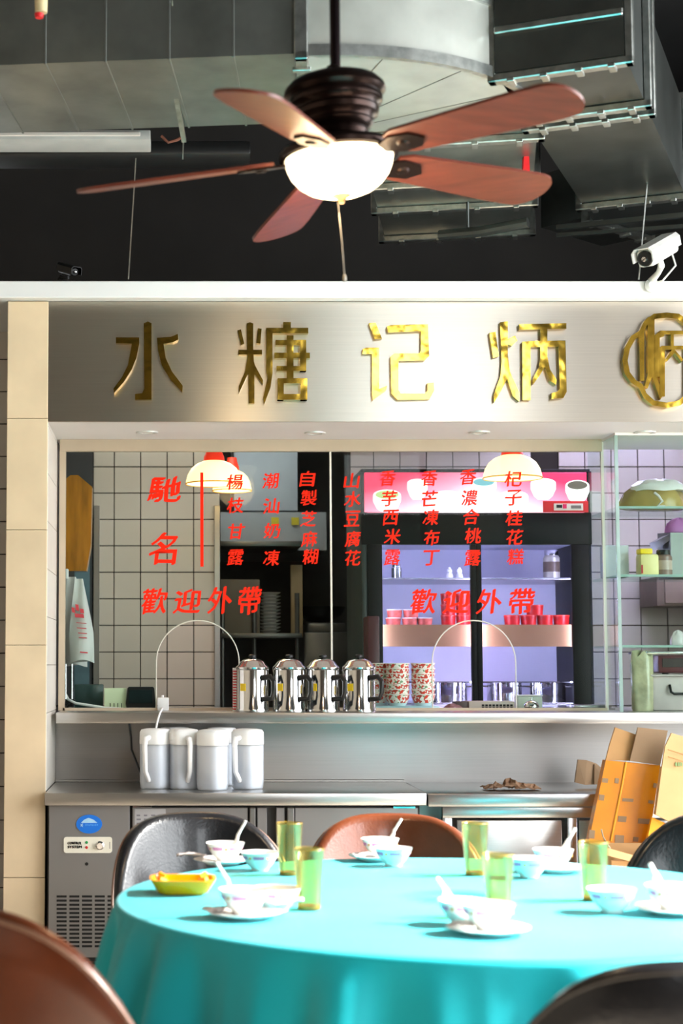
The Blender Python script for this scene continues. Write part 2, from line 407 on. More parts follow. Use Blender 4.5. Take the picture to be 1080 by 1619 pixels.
M_cream = mat('cream_plastic', '#e3dfcf', .4, var=.03)
pr = []
for cx_, cy_, a0 in ((173, 1327.5, -90), (173, 1344.5, 0), (105, 1344.5, 90), (105, 1327.5, 180)):
    pr += [P(cx_ + 4.2 * math.cos(R(a0 + k * 22.5)), cy_ + 4.2 * math.sin(R(a0 + k * 22.5)), YF - .006) for k in range(5)]
cp = obj('control_plate', MB().prism(pr, (0, .006, 0)), M_cream, t, label='cream control plate with two lamps and a dial')
obj('side_mark', rect(MB(), 173, 1331, 174.3, 1342, YF - .007, .001, 0), mat('grey_mark', '#8f8b84', .6), cp)
lettering('plate_text', [('CONTROL', 107, 1331, 129, 1335), ('SYSTEM', 107, 1337, 129, 1341)], M_black, cp, YF - .007, .02)
for (x, y, col) in ((137, 1332, '#1f8a4c'), (137, 1340, '#c22a2a')):
    q = P(x, y, YF - .006); obj('indicator_lamp', MB().lathe([(0, -.004), (.005, -.003), (.006, 0)], 12, Matrix.Translation(q) @ Matrix.Rotation(R(-90), 4, 'X')), mat('lamp_' + col[1:], col, .3), cp)
q = P(158, 1337, YF - .006)
obj('dial', MB().lathe([(0, .016), (.012, .016), (.014, .002), (.018, 0)], 20, Matrix.Translation(q) @ Matrix.Rotation(R(90), 4, 'X')), M_chrome, cp)
obj('keyhole', MB().lathe([(0, .002), (.006, .002), (.007, 0)], 14, Matrix.Translation(P(137, 1366, YF)) @ Matrix.Rotation(R(90), 4, 'X')), M_black, mp)
slot = MB().box(0, .041, -.0015, .001, 0, .0085).mesh('vent_slot', False); slot.materials.append(M_rubber)
for i in range(5):
    for j in range(13):
        q = P(89.5 + i * 20.1, 1419 + j * 6.55, YF)
        o = bpy.data.objects.new('vent_slot', slot); COL.objects.link(o); o.parent = t; o.location = Vector((q.x, YF, q.z)) - t.location
d1 = obj('door', rect(MB(), 209, 1277, 392, 1514, YF, .03), M_greypanel, t)
d2 = obj('door', rect(MB(), 468, 1277, 661, 1514, YF, .03), M_greypanel, t)
for dd, (a, b_) in ((d1, (396, 404)), (d2, (456, 465))):
    obj('handle', rect(MB(), a, 1277, b_, 1514, YF - .012, .03, .003), M_steel, dd)
obj('post', rect(MB(), 408, 1277, 422, 1514, YF, .03), M_greypanel, t)
obj('post', rect(MB(), 438, 1277, 450, 1514, YF, .03), M_greypanel, t)
obj('hinge', rect(MB(), 210, 1273.5, 240, 1277, YF - .004, .02, .001), M_chrome, t)
obj('hinge', rect(MB(), 622, 1275, 657, 1278.5, YF - .004, .02, .001), M_chrome, t)
M_paper = mat('printed_paper', '#a5a4a6', .5, var=.05)
nt_ = obj('notice', rect(MB(), 213, 1279, 262, 1340, YF - .0012, .001, 0), M_paper, d1, label='faded printed notice')
rows = MB()
for j in range(8):
    for i in range(4):
        if random.random() < .85: rect(rows, 216 + i * 11.5, 1288 + j * 6.3, 216 + i * 11.5 + random.uniform(5, 9), 1290.4 + j * 6.3, YF - .0018, .0005, 0)
obj('notice_print', rows, mat('faint_ink', '#77767c', .6), nt_, smooth=False)
for x in (PX(84, YF), PX(200, YF), PX(440, YF), PX(650, YF)):
    obj('foot', MB().lathe([(0, 0), (.025, 0), (.022, .02), (.015, .03), (.015, .12), (0, .12)], 14, Matrix.Translation((x, YF + .08, 0))), M_black, t)
    obj('foot', MB().lathe([(0, 0), (.025, 0), (.022, .02), (.015, .03), (.015, .12), (0, .12)], 14, Matrix.Translation((x, 7.25, 0))), M_black, t)

# ------------------------------------------------------------------ sign board
sg = root('sign_board', (PX(500, YS), YS, Z_sof), 'wide brushed steel sign board with raised gold characters above the window', 'sign')
obj('panel', MB().box(XP1, 2.9, YS - .004, YS + .010, Z_sof, Z_sgt, .001, seg=1), M_sign, sg)
def char(polys, ox, oy, k, label, pre=sg, name='character', th=.022, off=.006):
    mb = MB()
    for i, pl_ in enumerate(polys):
        e = .0007 * i
        mb.prism([P(ox + x / k, oy + y / k, YS - .004 - off - th) - Vector((0, e, 0)) for x, y in pl_], (0, th + off + .003 + e, 0))
    o = obj(name, mb, M_gold, pre, smooth=False); o['label'] = label; return o
k1 = 1080 / 350
char([[(208,65),(228,56),(246,65),(246,438),(165,438),(165,410),(200,406),(210,385)],
      [(72,134),(186,134),(186,165),(172,235),(150,290),(110,352),(62,406),(60,384),(100,330),(130,270),(150,165),(72,162)],
      [(272,136),(340,131),(374,117),(376,145),(350,158),(304,166),(315,235),(345,300),(398,370),(396,402),(340,342),(295,270),(278,200)]], 160, 490, k1, 'gold character 水')
char([[(710,66),(726,60),(742,66),(742,196),(748,300),(748,456),(720,456),(718,300),(712,196)],
      [(665,100),(682,95),(698,165),(682,172)], [(765,90),(783,92),(777,165),(757,162)], [(670,195),(785,195),(785,218),(670,218)],
      [(716,218),(738,218),(726,290),(672,407),(672,372),(702,300)], [(736,218),(750,270),(790,345),(788,366),(748,312),(734,280)],
      [(805,90),(836,90),(836,310),(826,380),(795,462),(790,430),(812,330),(805,300)], [(805,88),(1010,88),(1010,115),(805,115)], [(888,60),(925,60),(925,92),(888,92)],
      [(905,125),(938,125),(938,342),(905,342)], [(850,148),(1000,148),(1000,174),(850,174)], [(845,210),(1018,210),(1018,237),(845,237)], [(855,275),(1000,275),(1000,299),(855,299)],
      [(970,148),(1000,148),(1000,299),(970,299)], [(860,335),(890,335),(890,440),(860,440)], [(972,335),(1005,335),(1005,440),(972,440)], [(860,335),(1005,335),(1005,360),(860,360)], [(860,412),(1005,412),(1005,440),(860,440)]],
     160, 490, k1, 'gold character 糖')
char([[(72,65),(105,62),(136,140),(100,143)],
      [(42,190),(60,184),(122,184),(122,385),(160,370),(157,392),(92,440),(88,410),(88,215),(42,215)],
      [(160,80),(180,74),(360,70),(366,225),(345,246),(216,249),(216,390),(226,408),(345,408),(358,395),(358,358),(388,354),(391,392),(368,435),(212,438),(182,408),(178,226),(195,212),(318,212),(326,200),(326,104),(165,110)]], 560, 490, k1, 'gold character 记')
char([[(712,60),(750,55),(750,220),(760,300),(805,400),(805,446),(775,420),(746,338),(720,390),(683,452),(681,416),(715,320),(720,250)],
      [(660,112),(690,106),(706,226),(678,233)], [(785,125),(796,150),(770,176),(746,166),(748,142)],
      [(805,70),(1035,65),(1035,92),(805,97)],
      [(908,95),(942,95),(942,225),(955,290),(988,342),(985,366),(955,346),(930,278),(905,320),(873,364),(870,340),(900,280),(908,235)],
      [(820,156),(860,152),(860,440),(822,440)], [(860,152),(1030,150),(1030,179),(860,182)],
      [(995,150),(1030,150),(1036,400),(1020,430),(962,436),(962,406),(990,400),(1002,385)]], 560, 490, k1, 'gold character 炳')
M_gold_old = M_gold
left = [(1054,494),(1034,496),(1019,507),(1011,523),(998,531),(988,549),(984,570),(988,591),(998,605),(1010,613),(1018,629),(1032,641),(1054,645)]
right = [(2 * 1054 - x, y) for x, y in left[1:-1]][::-1]
def offs(pts, d):
    n = len(pts); out = []
    cx_, cy_ = 1054, 570
    for x, y in pts:
        l = math.hypot(x - cx_, y - cy_); out.append((x + (cx_ - x) / l * d, y + (cy_ - y) / l * d))
    return out
outer = left + right; inner = offs(outer, 8.5)
mb = MB(); n = len(outer)
for i in range(n):
    j = (i + 1) % n
    mb.prism([P(*q, YS - .035) for q in (outer[i], outer[j], inner[j], inner[i])], (0, .034, 0))
em = obj('emblem', mb, M_gold, sg, smooth=False, label='gold cloud-edged emblem ring')
char([[(1011,524),(1019,516),(1019,602),(1012,602)], [(1024,502),(1035,498),(1035,588),(1024,590)], [(1025,588),(1035,586),(1024,614),(1020,610)], [(1029,590),(1035,586),(1048,624),(1044,632)],
      [(1035,530),(1040,526),(1050,526),(1050,532),(1043,534),(1043,596),(1035,596)], [(1043,523),(1084,523),(1084,529),(1043,529)], [(1043,549),(1051,547),(1051,627),(1043,627)], [(1046,547),(1092,547),(1092,553),(1046,553)],
      [(1060,526),(1065,526),(1065,552),(1060,552)], [(1062,553),(1066,558),(1054,572),(1050,570)], [(1062,553),(1066,553),(1080,569),(1077,573)], [(1086,548),(1092,548),(1092,627),(1086,627)]], 0, 0, 1, 'gold character inside the emblem', em, 'emblem_character')
# downlights
for i, (x, y) in enumerate(((233, 683), (498, 684), (758, 683), (1020, 683))):
    q = G(x, y, Z_sof)
    t = root('downlight', (q.x, q.y, Z_sof - .006), 'recessed soffit downlight, %s' % ('leftmost of the four', 'second from the marble pillar', 'third from the marble pillar', 'rightmost of the four')[i], 'downlight', 'downlights in the soffit')
    obj('ring', MB().lathe([(.03, .004), (.032, 0), (.046, 0), (.048, .006), (.03, .006)], 28), mat('downlight_ring', '#c9c6c0', .3, .3), t, world=False)
    obj('lens', MB().lathe([(0, .003), (.03, .003), (.03, .006), (0, .006)], 24), mat('downlight_lens', '#efe9dc', .3), t, world=False)

# ------------------------------------------------------------------ service window glass
wf = struct('window_3', MB().box(PX(93, YG), XCAB, YG - .012, YG + .02, PZ(714, YG), Z_sof, .002, seg=1), M_beige, label='wide service window of two glass panes with red lettering')
obj('jamb', MB().box(PX(93, YG), PX(103, YG), YG - .012, YG + .02, Z_led, PZ(714, YG)), M_beige, wf)
zb, zt = Z_led + .012, PZ(714, YG)
def pane(x0, x1, ax0, ax1, ytop):
    a0, a1 = PX(ax0, YG), PX(ax1, YG); zt_a = PZ(ytop, YG); r = (a1 - a0) / 2; cx_ = (a0 + a1) / 2
    arch = [(cx_ - r * math.cos(math.pi * i / 24), zt_a - r + r * math.sin(math.pi * i / 24)) for i in range(25)]
    outl = [(x0, zb), (a0, zb)] + arch + [(a1, zb), (x1, zb), (x1, zt), (x0, zt)]
    p = obj('pane', MB().prism([(x, YG, z) for x, z in outl], (0, .008, 0)), M_pane, wf, smooth=False)
    obj('arch_edge', MB().tube([(a0, YG + .004, zb)] + [(x, YG + .004, z) for x, z in arch] + [(a1, YG + .004, zb)], .003, 6), M_warm_edge, p)
    return p
xm = PX(524.5, YG)
p1 = pane(PX(103, YG), xm - .003, 247, 378, 981); p2 = pane(xm + .003, XCAB - .004, 683, 815, 981)
obj('joint', MB().box(xm - .004, xm + .004, YG - .003, YG + .011, zb, zt), M_warm_edge, wf)
YL = YG - .001
def column(chars, x, ys, wd, par, label, h=24):
    o = lettering('lettering', [(c, x[i] - wd / 2, ys[i] - h / 2, x[i] + wd / 2, ys[i] + h / 2) for i, c in enumerate(chars)], M_red, par, YL, .022, .12, .012)
    o['label'] = label
lettering('lettering', [('馳', 233, 754, 285, 793), ('名', 236, 843, 281, 892)], M_red, p1, YL, .03, .12, .015)['label'] = 'large red lettering 馳名'
obj('rule', MB().box(PX(317, YG), PX(322, YG), YL - .0005, YL, PZ(896, YG), PZ(747, YG)), M_red, p1)
column('楊枝甘露', (371, 372, 374, 372), (762, 799, 840, 881), 26, p1, 'red vertical lettering 楊枝甘露')
column('潮汕奶凍', (428, 429, 430, 429), (760, 800, 839, 882), 26, p1, 'red vertical lettering 潮汕奶凍')
column('自製芝麻糊', (486, 488, 488, 489, 491), (757, 787, 820, 852, 880), 25, p1, 'red vertical lettering 自製芝麻糊')
column('山水豆腐花', (556, 557, 557, 558, 558), (760, 789, 820, 852, 882), 25, p2, 'red vertical lettering 山水豆腐花')
column('香芋西米露', (613, 616, 618, 620, 620), (756, 788, 818, 848, 881), 25, p2, 'red vertical lettering 香芋西米露')
column('香芒凍布丁', (679, 680, 681, 683, 683), (756, 788, 818, 850, 882), 25, p2, 'red vertical lettering 香芒凍布丁')
column('香濃合桃露', (740, 742, 745, 748, 747), (754, 787, 817, 847, 882), 25, p2, 'red vertical lettering 香濃合桃露')
column('杞子桂花糕', (811, 812, 813, 814, 815), (757, 787, 819, 849, 880), 26, p2, 'red vertical lettering 杞子桂花糕')
lettering('lettering', [('歡', 224, 931, 265, 970), ('迎', 274, 932, 318, 969), ('外', 328, 928, 366, 970), ('帶', 378, 928, 413, 971)], M_red, p1, YL, .026, .12, .012)['label'] = 'red lettering 歡迎外帶 on the left pane'
lettering('lettering', [('歡', 650, 932, 690, 970), ('迎', 700, 932, 742, 969), ('外', 753, 932, 792, 970), ('帶', 806, 931, 845, 971)], M_red, p2, YL, .026, .12, .012)['label'] = 'red lettering 歡迎外帶 on the right pane'

# ------------------------------------------------------------------ ceiling fan
YFAN = 4.1
hub = P(535, 236, YFAN)
fan = root('ceiling_fan', hub, 'five-blade brown wooden ceiling fan with lit glass bowl', 'fan')
TILT = Matrix.Rotation(R(-3.2), 4, 'Y')
M_bronze = mat('dark_bronze', '#2e211d', .28, .85, var=.25, scale=12)
M_blade = mat('cherry_wood_blade', '#682f20', .38, var=.25, scale=5, stretch=(1, 9, 9), coat=.25)
def fz(py): return (P(535, py, YFAN) - hub).z
def fr(px): return px * YFAN / F * 1.0
zr = [fz(y) for y in range(0, 340)]
obj('downrod', MB().cyl((-.006, 0, fz(112)), (-.01, 0, ZC - hub.z - .06), fr(8.5), 16), mat('bronze_rod', '#241c1e', .25, .9), fan, world=False)
obj('canopy', MB().lathe([(0, 0), (.02, 0), (.05, .025), (.065, .06), (0, .06)], 24, Matrix.Translation((-.01, 0, ZC - hub.z - .06))), M_bronze, fan, world=False)
prof = [(0, fz(104)), (.016, fz(105)), (.022, fz(111)), (.03, fz(115)), (.075, fz(122)), (.112, fz(131)), (.128, fz(141)), (.130, fz(148)), (.122, fz(153)), (.117, fz(155)), (.121, fz(160)), (.120, fz(166)), (.108, fz(171)),
        (.106, fz(174)), (.110, fz(179)), (.107, fz(186)), (.094, fz(192)), (.092, fz(195)), (.094, fz(199)), (.088, fz(205)), (.077, fz(209)), (.08, fz(213)), (.074, fz(220)), (.05, fz(224)), (0, fz(226))]
obj('motor_housing', MB().lathe(prof, 48, TILT), M_bronze, fan, world=False)
obj('light_ring', MB().lathe([(.04, fz(222)), (.045, fz(228)), (.11, fz(231)), (.145, fz(236)), (.153, fz(243)), (.151, fz(250)), (.140, fz(252)), (.132, fz(246)), (.04, fz(240))], 48, TILT), M_bronze, fan, world=False)
bowl = obj('glass_bowl', MB().lathe([(.136, fz(247)), (.137, fz(254)), (.134, fz(264)), (.125, fz(277)), (.108, fz(290)), (.085, fz(300)), (.055, fz(307)), (.02, fz(310)), (0, fz(310.5))], 48, TILT),
           mat('lit_bowl_glass', '#fff3dc', .3, var=.0, emit='#ffe2b0', estr=3.0), fan, world=False, label='glowing frosted glass bowl')
obj('finial', MB().lathe([(0, fz(304)), (.026, fz(305)), (.027, fz(309)), (.016, fz(313)), (.009, fz(317)), (.007, fz(321)), (0, fz(323))], 20, TILT), mat('brass_finial', '#6b5030', .3, .9), fan, world=False)
zc = fz(320); pe = P(545, 441, YFAN) - hub
obj('pull_chain', MB().tube([(-.002, 0, zc), (pe.x * .5, 0, (zc + pe.z) / 2), (pe.x, 0, pe.z)], .0010, 6).lathe([(0, .012), (.004, .009), (.005, 0), (.004, -.006), (0, -.008)], 10, Matrix.Translation(pe)), mat('chain', '#8a857c', .4, .6), fan, world=False)
bl = []
US = [0, .03, .06, .15, .3, .45, .6, .75, .83, .87, .90, .925, .945, .965, .98, .99, .997, 1]
for u in US:
    r = .165 + .515 * u
    wd = .056 + .022 * min(1, u * 1.4)
    if u > .86: wd *= max(0.0, 1 - ((u - .86) / .14) ** 2.6) ** .5
    if u < .06: wd *= .75 + .25 * u / .06
    bl.append((r, max(wd, .004)))
out2 = [(r, wd) for r, wd in bl] + [(r, -wd) for r, wd in bl[::-1]]
for i, e in enumerate((11, 83, 155, -61, -133)):
    # angle e measured from straight ahead (+Y), turning to -X
    ang = R(90 + e)
    pitch = Matrix.Translation((0, 0, 0)) @ Matrix.Rotation(R(-13.5), 4, 'X')
    Mx = TILT @ Matrix.Rotation(ang, 4, 'Z') @ Matrix.Translation((0, 0, -.018)) @ Matrix.Rotation(R(2.6), 4, 'Y') @ pitch
    mb = MB(); mb.prism([(x, y, -.004) for x, y in out2], (0, 0, .008), Mx)
    b = obj('blade', mb, M_blade, fan, world=False, ang=50)
    mb = MB()
    mb.prism([(.06, .018, -.008), (.13, .016, -.010), (.18, .04, -.010), (.235, .034, -.010), (.262, 0, -.010), (.235, -.034, -.010), (.18, -.04, -.010), (.13, -.016, -.010), (.06, -.018, -.008)], (0, 0, .0055), Mx)
    mb.lathe([(0, -.016), (.012, -.015), (.018, -.010), (.018, -.008), (0, -.008)], 14, Mx @ Matrix.Translation((.20, 0, 0)))
    obj('blade_iron', mb, M_bronze, b, world=False)
li = bpy.data.lights.new('fan_bulb', 'POINT'); li.energy = 9; li.color = (1, .72, .42); li.shadow_soft_size = .12
lo = bpy.data.objects.new('fan_bulb', li); COL.objects.link(lo); lo.parent = fan; lo.location = (0, 0, fz(335))

# ------------------------------------------------------------------ ducts
ZD = 3.30
CLIP = MB().box(-.03, .03, -.012, .012, -.008, .006, .002, seg=1).mesh('clip'); CLIP.materials.append(M_galv2)
def duct(name, a, b, wd, z0, z1, label, stations, seams=(), m=M_galv, cat='duct'):
    """straight rectangular duct; a, b = axis ends (x, y); flanges at the given distances from a"""
    a, b = Vector(a), Vector(b); d = b - a; L_ = d.length; ang = math.atan2(d.y, d.x)
    t = root(name, (a.x, a.y, z0), label, cat, rz=ang)
    h = z1 - z0
    obj('body', MB().box(0, L_, -wd / 2, wd / 2, 0, h), m, t, world=False)
    for s in stations:
        mb = MB(); e = .028
        mb.box(s - .022, s + .022, -wd / 2 - e, wd / 2 + e, -e, 0, .004, seg=1).box(s - .022, s + .022, -wd / 2 - e, wd / 2 + e, h, h + e)
        mb.box(s - .022, s + .022, -wd / 2 - e, -wd / 2, -e, h, .004, seg=1).box(s - .022, s + .022, wd / 2, wd / 2 + e, -e, h, .004, seg=1)
        fl_ = obj('flange', mb, M_galv2, t, world=False)
        for q in (-.4, -.15, .12, .38):
            o = bpy.data.objects.new('clip', CLIP); COL.objects.link(o); o.parent = fl_; o.location = (s, q * wd, -e)
    for s in seams:
        obj('seam', MB().box(s - .004, s + .004, -wd / 2 - .004, wd / 2 + .004, -.004, h, .001, seg=1), m, t, world=False)
    return t
f0, f1 = G(0, 103, ZD), G(486, 84, ZD); g0, g1 = G(0, 214, ZD), G(486, 196, ZD)
wd_l = (g1.y - f1.y) * .98
d_ = Vector((f1.x - f0.x, f1.y - f0.y)).normalized(); nrm = Vector((-d_.y, d_.x))
A1 = Vector((f1.x, f1.y)) + nrm * wd_l / 2; A0 = A1 - d_ * 3.2
duct('air_duct', A0, A1, wd_l, ZD, ZD + .5, 'long galvanised duct running left from the curved elbow', (3.18, ), (3.18 - .22, 3.18 - .43, 3.18 - .64, 3.18 - .84, 3.18 - 1.05, 3.18 - 1.26))
# curved elbow
ro = .84; ri = ro - wd_l
th0 = math.atan2(d_.y, d_.x); cen = A1 + nrm * (ro - wd_l / 2)
t = root('duct_elbow', (A1.x, A1.y, ZD), 'bright curved galvanised elbow of the air duct behind the fan', 'duct')
outer_, inner_ = [], []
SW = R(85)
for i in range(25):
    a = th0 - math.pi / 2 + SW * i / 24
    v = Vector((math.cos(a), math.sin(a)))
    outer_.append(cen + v * ro); inner_.append(cen + v * ri)
H = .235
obj('body', MB().loft([[(o.x, o.y, ZD), (o.x, o.y, ZD + H), (q.x, q.y, ZD + H), (q.x, q.y, ZD)] for o, q in zip(outer_, inner_)]), mat('galvanised_lit_tone', '#c2c6bf', .34, .55, var=.15, scale=5, bump=.04, bscale=4), t, ang=50)  # paler, less metallic copy of the duct sheet; reflected brightness put into its colour
obj('lip', MB().loft([[(cen.x + (o - cen).x * k, cen.y + (o - cen).y * k, z) for k, z in ((1.0, ZD + .03), (1.012, ZD + .026), (1.012, ZD - .012), (.985, ZD - .012))] for o in outer_]), M_galv2, t, ang=50)
obj('lip', MB().loft([[(cen.x + (o - cen).x * k, cen.y + (o - cen).y * k, z) for k, z in ((1.0, ZD + H), (1.012, ZD + H), (1.012, ZD + H + .02), (.985, ZD + H + .02))] for o in outer_]), M_galv2, t, ang=50)
sm = MB()
for i in (5, 11, 17): 
    a, b = outer_[i], inner_[i]; sm.tube([(a.x, a.y, ZD), (b.x, b.y, ZD)], .0022, 6)
obj('seam', sm, M_galv, t)
# duct going back from the elbow
e1 = (outer_[-1] + inner_[-1]) / 2; dir1 = Vector((-(outer_[-1] - cen).y, (outer_[-1] - cen).x)).normalized()
duct('air_duct', e1, e1 + dir1 * 1.55, wd_l * .95, ZD - .005, ZD + .26, 'flanged duct section below the right fan blades leading back from the elbow', (.12, .66, 1.02, 1.5))
# unistrut bar under it
a, b = P(596, 226, 5.95), P(886, 184, 5.7)
thing('strut_bar', MB().tube([a, b], .02, 4), M_galv2, 'pale steel support bar crossing below the fan blade', 'bar')
# right duct, angled back to the right
fa, fb = G(860, 106, ZD), G(987, 86, ZD)
c1 = Vector((fb.x, fb.y)); dd = Vector((.40, .92)).normalized(); nn = Vector((-dd.y, dd.x)); W2 = .42
ax = c1 + nn * W2 / 2
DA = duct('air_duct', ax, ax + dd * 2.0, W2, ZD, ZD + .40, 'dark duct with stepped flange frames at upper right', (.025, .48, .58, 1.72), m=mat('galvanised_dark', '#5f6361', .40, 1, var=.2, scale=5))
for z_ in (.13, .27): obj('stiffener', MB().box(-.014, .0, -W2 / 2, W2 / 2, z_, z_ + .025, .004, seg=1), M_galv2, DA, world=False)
# big dark duct on the far right
q0, q1 = P(905, 375, 7.6), P(1160, 330, 7.0)
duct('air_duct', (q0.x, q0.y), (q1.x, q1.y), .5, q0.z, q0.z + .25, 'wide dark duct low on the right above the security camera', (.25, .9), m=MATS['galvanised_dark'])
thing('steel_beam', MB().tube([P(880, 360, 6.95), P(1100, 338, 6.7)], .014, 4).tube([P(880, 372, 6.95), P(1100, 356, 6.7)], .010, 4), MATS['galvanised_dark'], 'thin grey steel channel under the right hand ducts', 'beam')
# small lower pipe and red tag
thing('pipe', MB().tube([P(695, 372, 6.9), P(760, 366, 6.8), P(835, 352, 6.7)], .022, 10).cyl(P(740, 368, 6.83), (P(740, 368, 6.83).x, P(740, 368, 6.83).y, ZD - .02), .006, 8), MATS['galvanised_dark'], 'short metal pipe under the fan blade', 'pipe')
thing('red_tag', MB().prism([P(829, 240, 6.25), P(836, 232, 6.25), P(838, 272, 6.25), P(827, 275, 6.25)], (0, .03, 0)), mat('red_paint', '#d81e24', .4), 'small red tag hanging between the ducts', 'tag')
# hanger and wires
thing('duct_hanger', MB().tube([P(268, 88, 5.30), P(278, 150, 5.6), P(291, 222, 5.95)], .012, 4).tube([P(268, -60, 5.28), P(268, 90, 5.28)], .006, 6), M_galv2, 'flat steel hanger strap under the long duct', 'hanger')
thing('hanging_wire', MB().tube([P(215, 250, 6.3), P(212, 300, 6.35), P(203, 441, 6.7)], .0025, 5), M_galv2, 'thin wire hanging down to the white beam on the left', 'wire')
thing('hanging_wire', MB().tube([P(1032, 195, 6.6), P(1020, 330, 6.65), P(1010, 442, 6.7)], .004, 5), M_galv2, 'thin rod hanging beside the security camera', 'wire')
thing('hanging_wire', MB().tube([P(272, 0, 5.2), P(290, 225, 6.0), P(289, 252, 6.0)], .003, 5), M_galv2, 'thin wire beside the hanger strap', 'wire')
# white linear fixture + dark cable tray under the left duct
t = root('linear_fixture', P(100, 222, 6.1), 'slim white linear fixture below the left duct', 'fixture')
obj('housing', MB().box(XL + .8, PX(238, 6.1, 215), 6.08, 6.24, PZ(223, 6.1), PZ(208, 6.1), .004), mat('dull_white', '#a8a8a4', .5), t)
obj('lens', MB().box(XL + .9, PX(222, 6.1, 215), 6.072, 6.082, PZ(218, 6.1), PZ(212, 6.1), .002, seg=1), M_soffit, t)
thing('cable_tray', MB().box(XL + .3, PX(395, 6.4, 230), 6.3, 6.5, PZ(250, 6.35), PZ(228, 6.35), .01), M_black, 'black cable tray under the long left duct', 'tray')
thing('loose_cable', MB().tube([P(255, 215, 6.25), P(266, 225, 6.25), P(280, 221, 6.25), P(292, 214, 6.25)], .006, 6), mat('copper_cable', '#7a4a3a', .5), 'short loose cable end beside the hanger strap', 'cable')
t = root('small_spotlight', P(62, 0, 4.8), 'small cream capped lamp at the top left corner', 'lamp')
obj('cap', MB().lathe([(0, 0), (.018, .0), (.02, .05), (.016, .2), (0, .2)], 16, Matrix.Translation(P(65, 20, 4.8))), mat('cream_cap', '#d9c79a', .4), t)
obj('red_ring', MB().lathe([(0, -.012), (.012, -.012), (.014, .0), (0, .0)], 16, Matrix.Translation(P(62, 22, 4.8))), MATS['red_paint'], t)

# ------------------------------------------------------------------ security cameras
def cctv(front, rear, foot, label, mbody, s=1.0):
    d = (front - rear).normalized(); t = root('security_camera', foot, label, 'camera')
    q = d.to_track_quat('X', 'Z').to_matrix().to_4x4()
    L_ = (front - rear).length; Mx = Matrix.Translation(rear) @ q
    obj('body', MB().box(0, L_, -.036 * s, .036 * s, -.036 * s, .036 * s, .016 * s, Mx, 3), mbody, t)
    obj('sunshield', MB().prism([(-.005, -.044 * s, -.01), (-.005, -.044 * s, .03 * s), (-.005, -.03 * s, .046 * s), (-.005, .03 * s, .046 * s), (-.005, .044 * s, .03 * s), (-.005, .044 * s, -.01), (-.005, .039 * s, -.01), (-.005, .039 * s, .028 * s), (-.005, .028 * s, .041 * s), (-.005, -.028 * s, .041 * s), (-.005, -.039 * s, .028 * s), (-.005, -.039 * s, -.01)], (L_ + .03, 0, 0), Mx), mbody, t)
    fc = obj('face', MB().lathe([(0, .004), (.028 * s, .004), (.033 * s, 0), (0, 0)], 24, Mx @ Matrix.Translation((L_, 0, 0)) @ Matrix.Rotation(R(90), 4, 'Y')), M_black, t)
    obj('lens', MB().lathe([(0, .012), (.010 * s, .010), (.013 * s, 0)], 18, Mx @ Matrix.Translation((L_ + .004, 0, 0)) @ Matrix.Rotation(R(90), 4, 'Y')), M_chrome, fc)
    mid = rear + (front - rear) * .42 - Vector((0, 0, .036 * s))
    obj('bracket', MB().tube([mid, mid + Vector((.004, .0, -.03 * s)), (mid + foot) / 2 + Vector((.012, 0, 0)), foot + Vector((0, .0, .02))], [.012 * s, .014 * s, .011 * s, .016 * s], 10).lathe([(0, 0), (.03 * s, 0), (.03 * s, .01), (.016 * s, .02), (0, .02)], 18, Matrix.Translation(foot) @ Matrix.Rotation(R(90), 4, 'X')), mbody, t)
    obj('cable', MB().tube([rear + Vector((.0, 0, -.02)), rear + Vector((.02, 0, -.09)), rear + Vector((-.03, .02, -.15)), foot + Vector((.01, 0, .01))], .004, 6), mbody, t)
    return t
cctv(P(1020, 409, 6.52), P(1060, 386, 6.72), P(1030, 452, 6.772), 'white bullet security camera fixed to the white beam at right', mat('white_camera_body', '#d4d3cd', .4))
cctv(P(118, 430, 7.05), P(98, 424, 7.2), P(95, 445, 7.2), 'small dark security camera above the beam at left', mat('dark_camera_body', '#1c1b1a', .4), .55)

# ------------------------------------------------------------------ kitchen lamps
def strip_lamp(x, y, z, ln, label, along='X', s=9, col='#eef0ff'):
    t = root('strip_lamp', (x, y, z), label, 'lamp')
    hx, hy = (ln / 2, .05) if along == 'X' else (.05, ln / 2)
    obj('housing', MB().box(-hx, hx, -hy, hy, .02, .06, .004), M_white, t, world=False)
    obj('tube', MB().box(-hx + .02, hx - .02, -hy + .01, hy - .01, 0, .02, .004), emat('tube_' + col[1:] + str(s), col, s), t, world=False)
    return t
strip_lamp(.1, 8.45, ZK - .062, 1.2, 'ceiling strip lamp above the tiled kitchen wall', s=12, col='#fff4e6')
strip_lamp(2.6, 8.3, ZK - .062, 1.2, 'ceiling strip lamp above the glass display cabinet', s=42, col='#dccbff')
strip_lamp(.45, 9.85, 2.79, 1.0, 'ceiling strip lamp in the back kitchen', s=14, col='#f2f6ff')

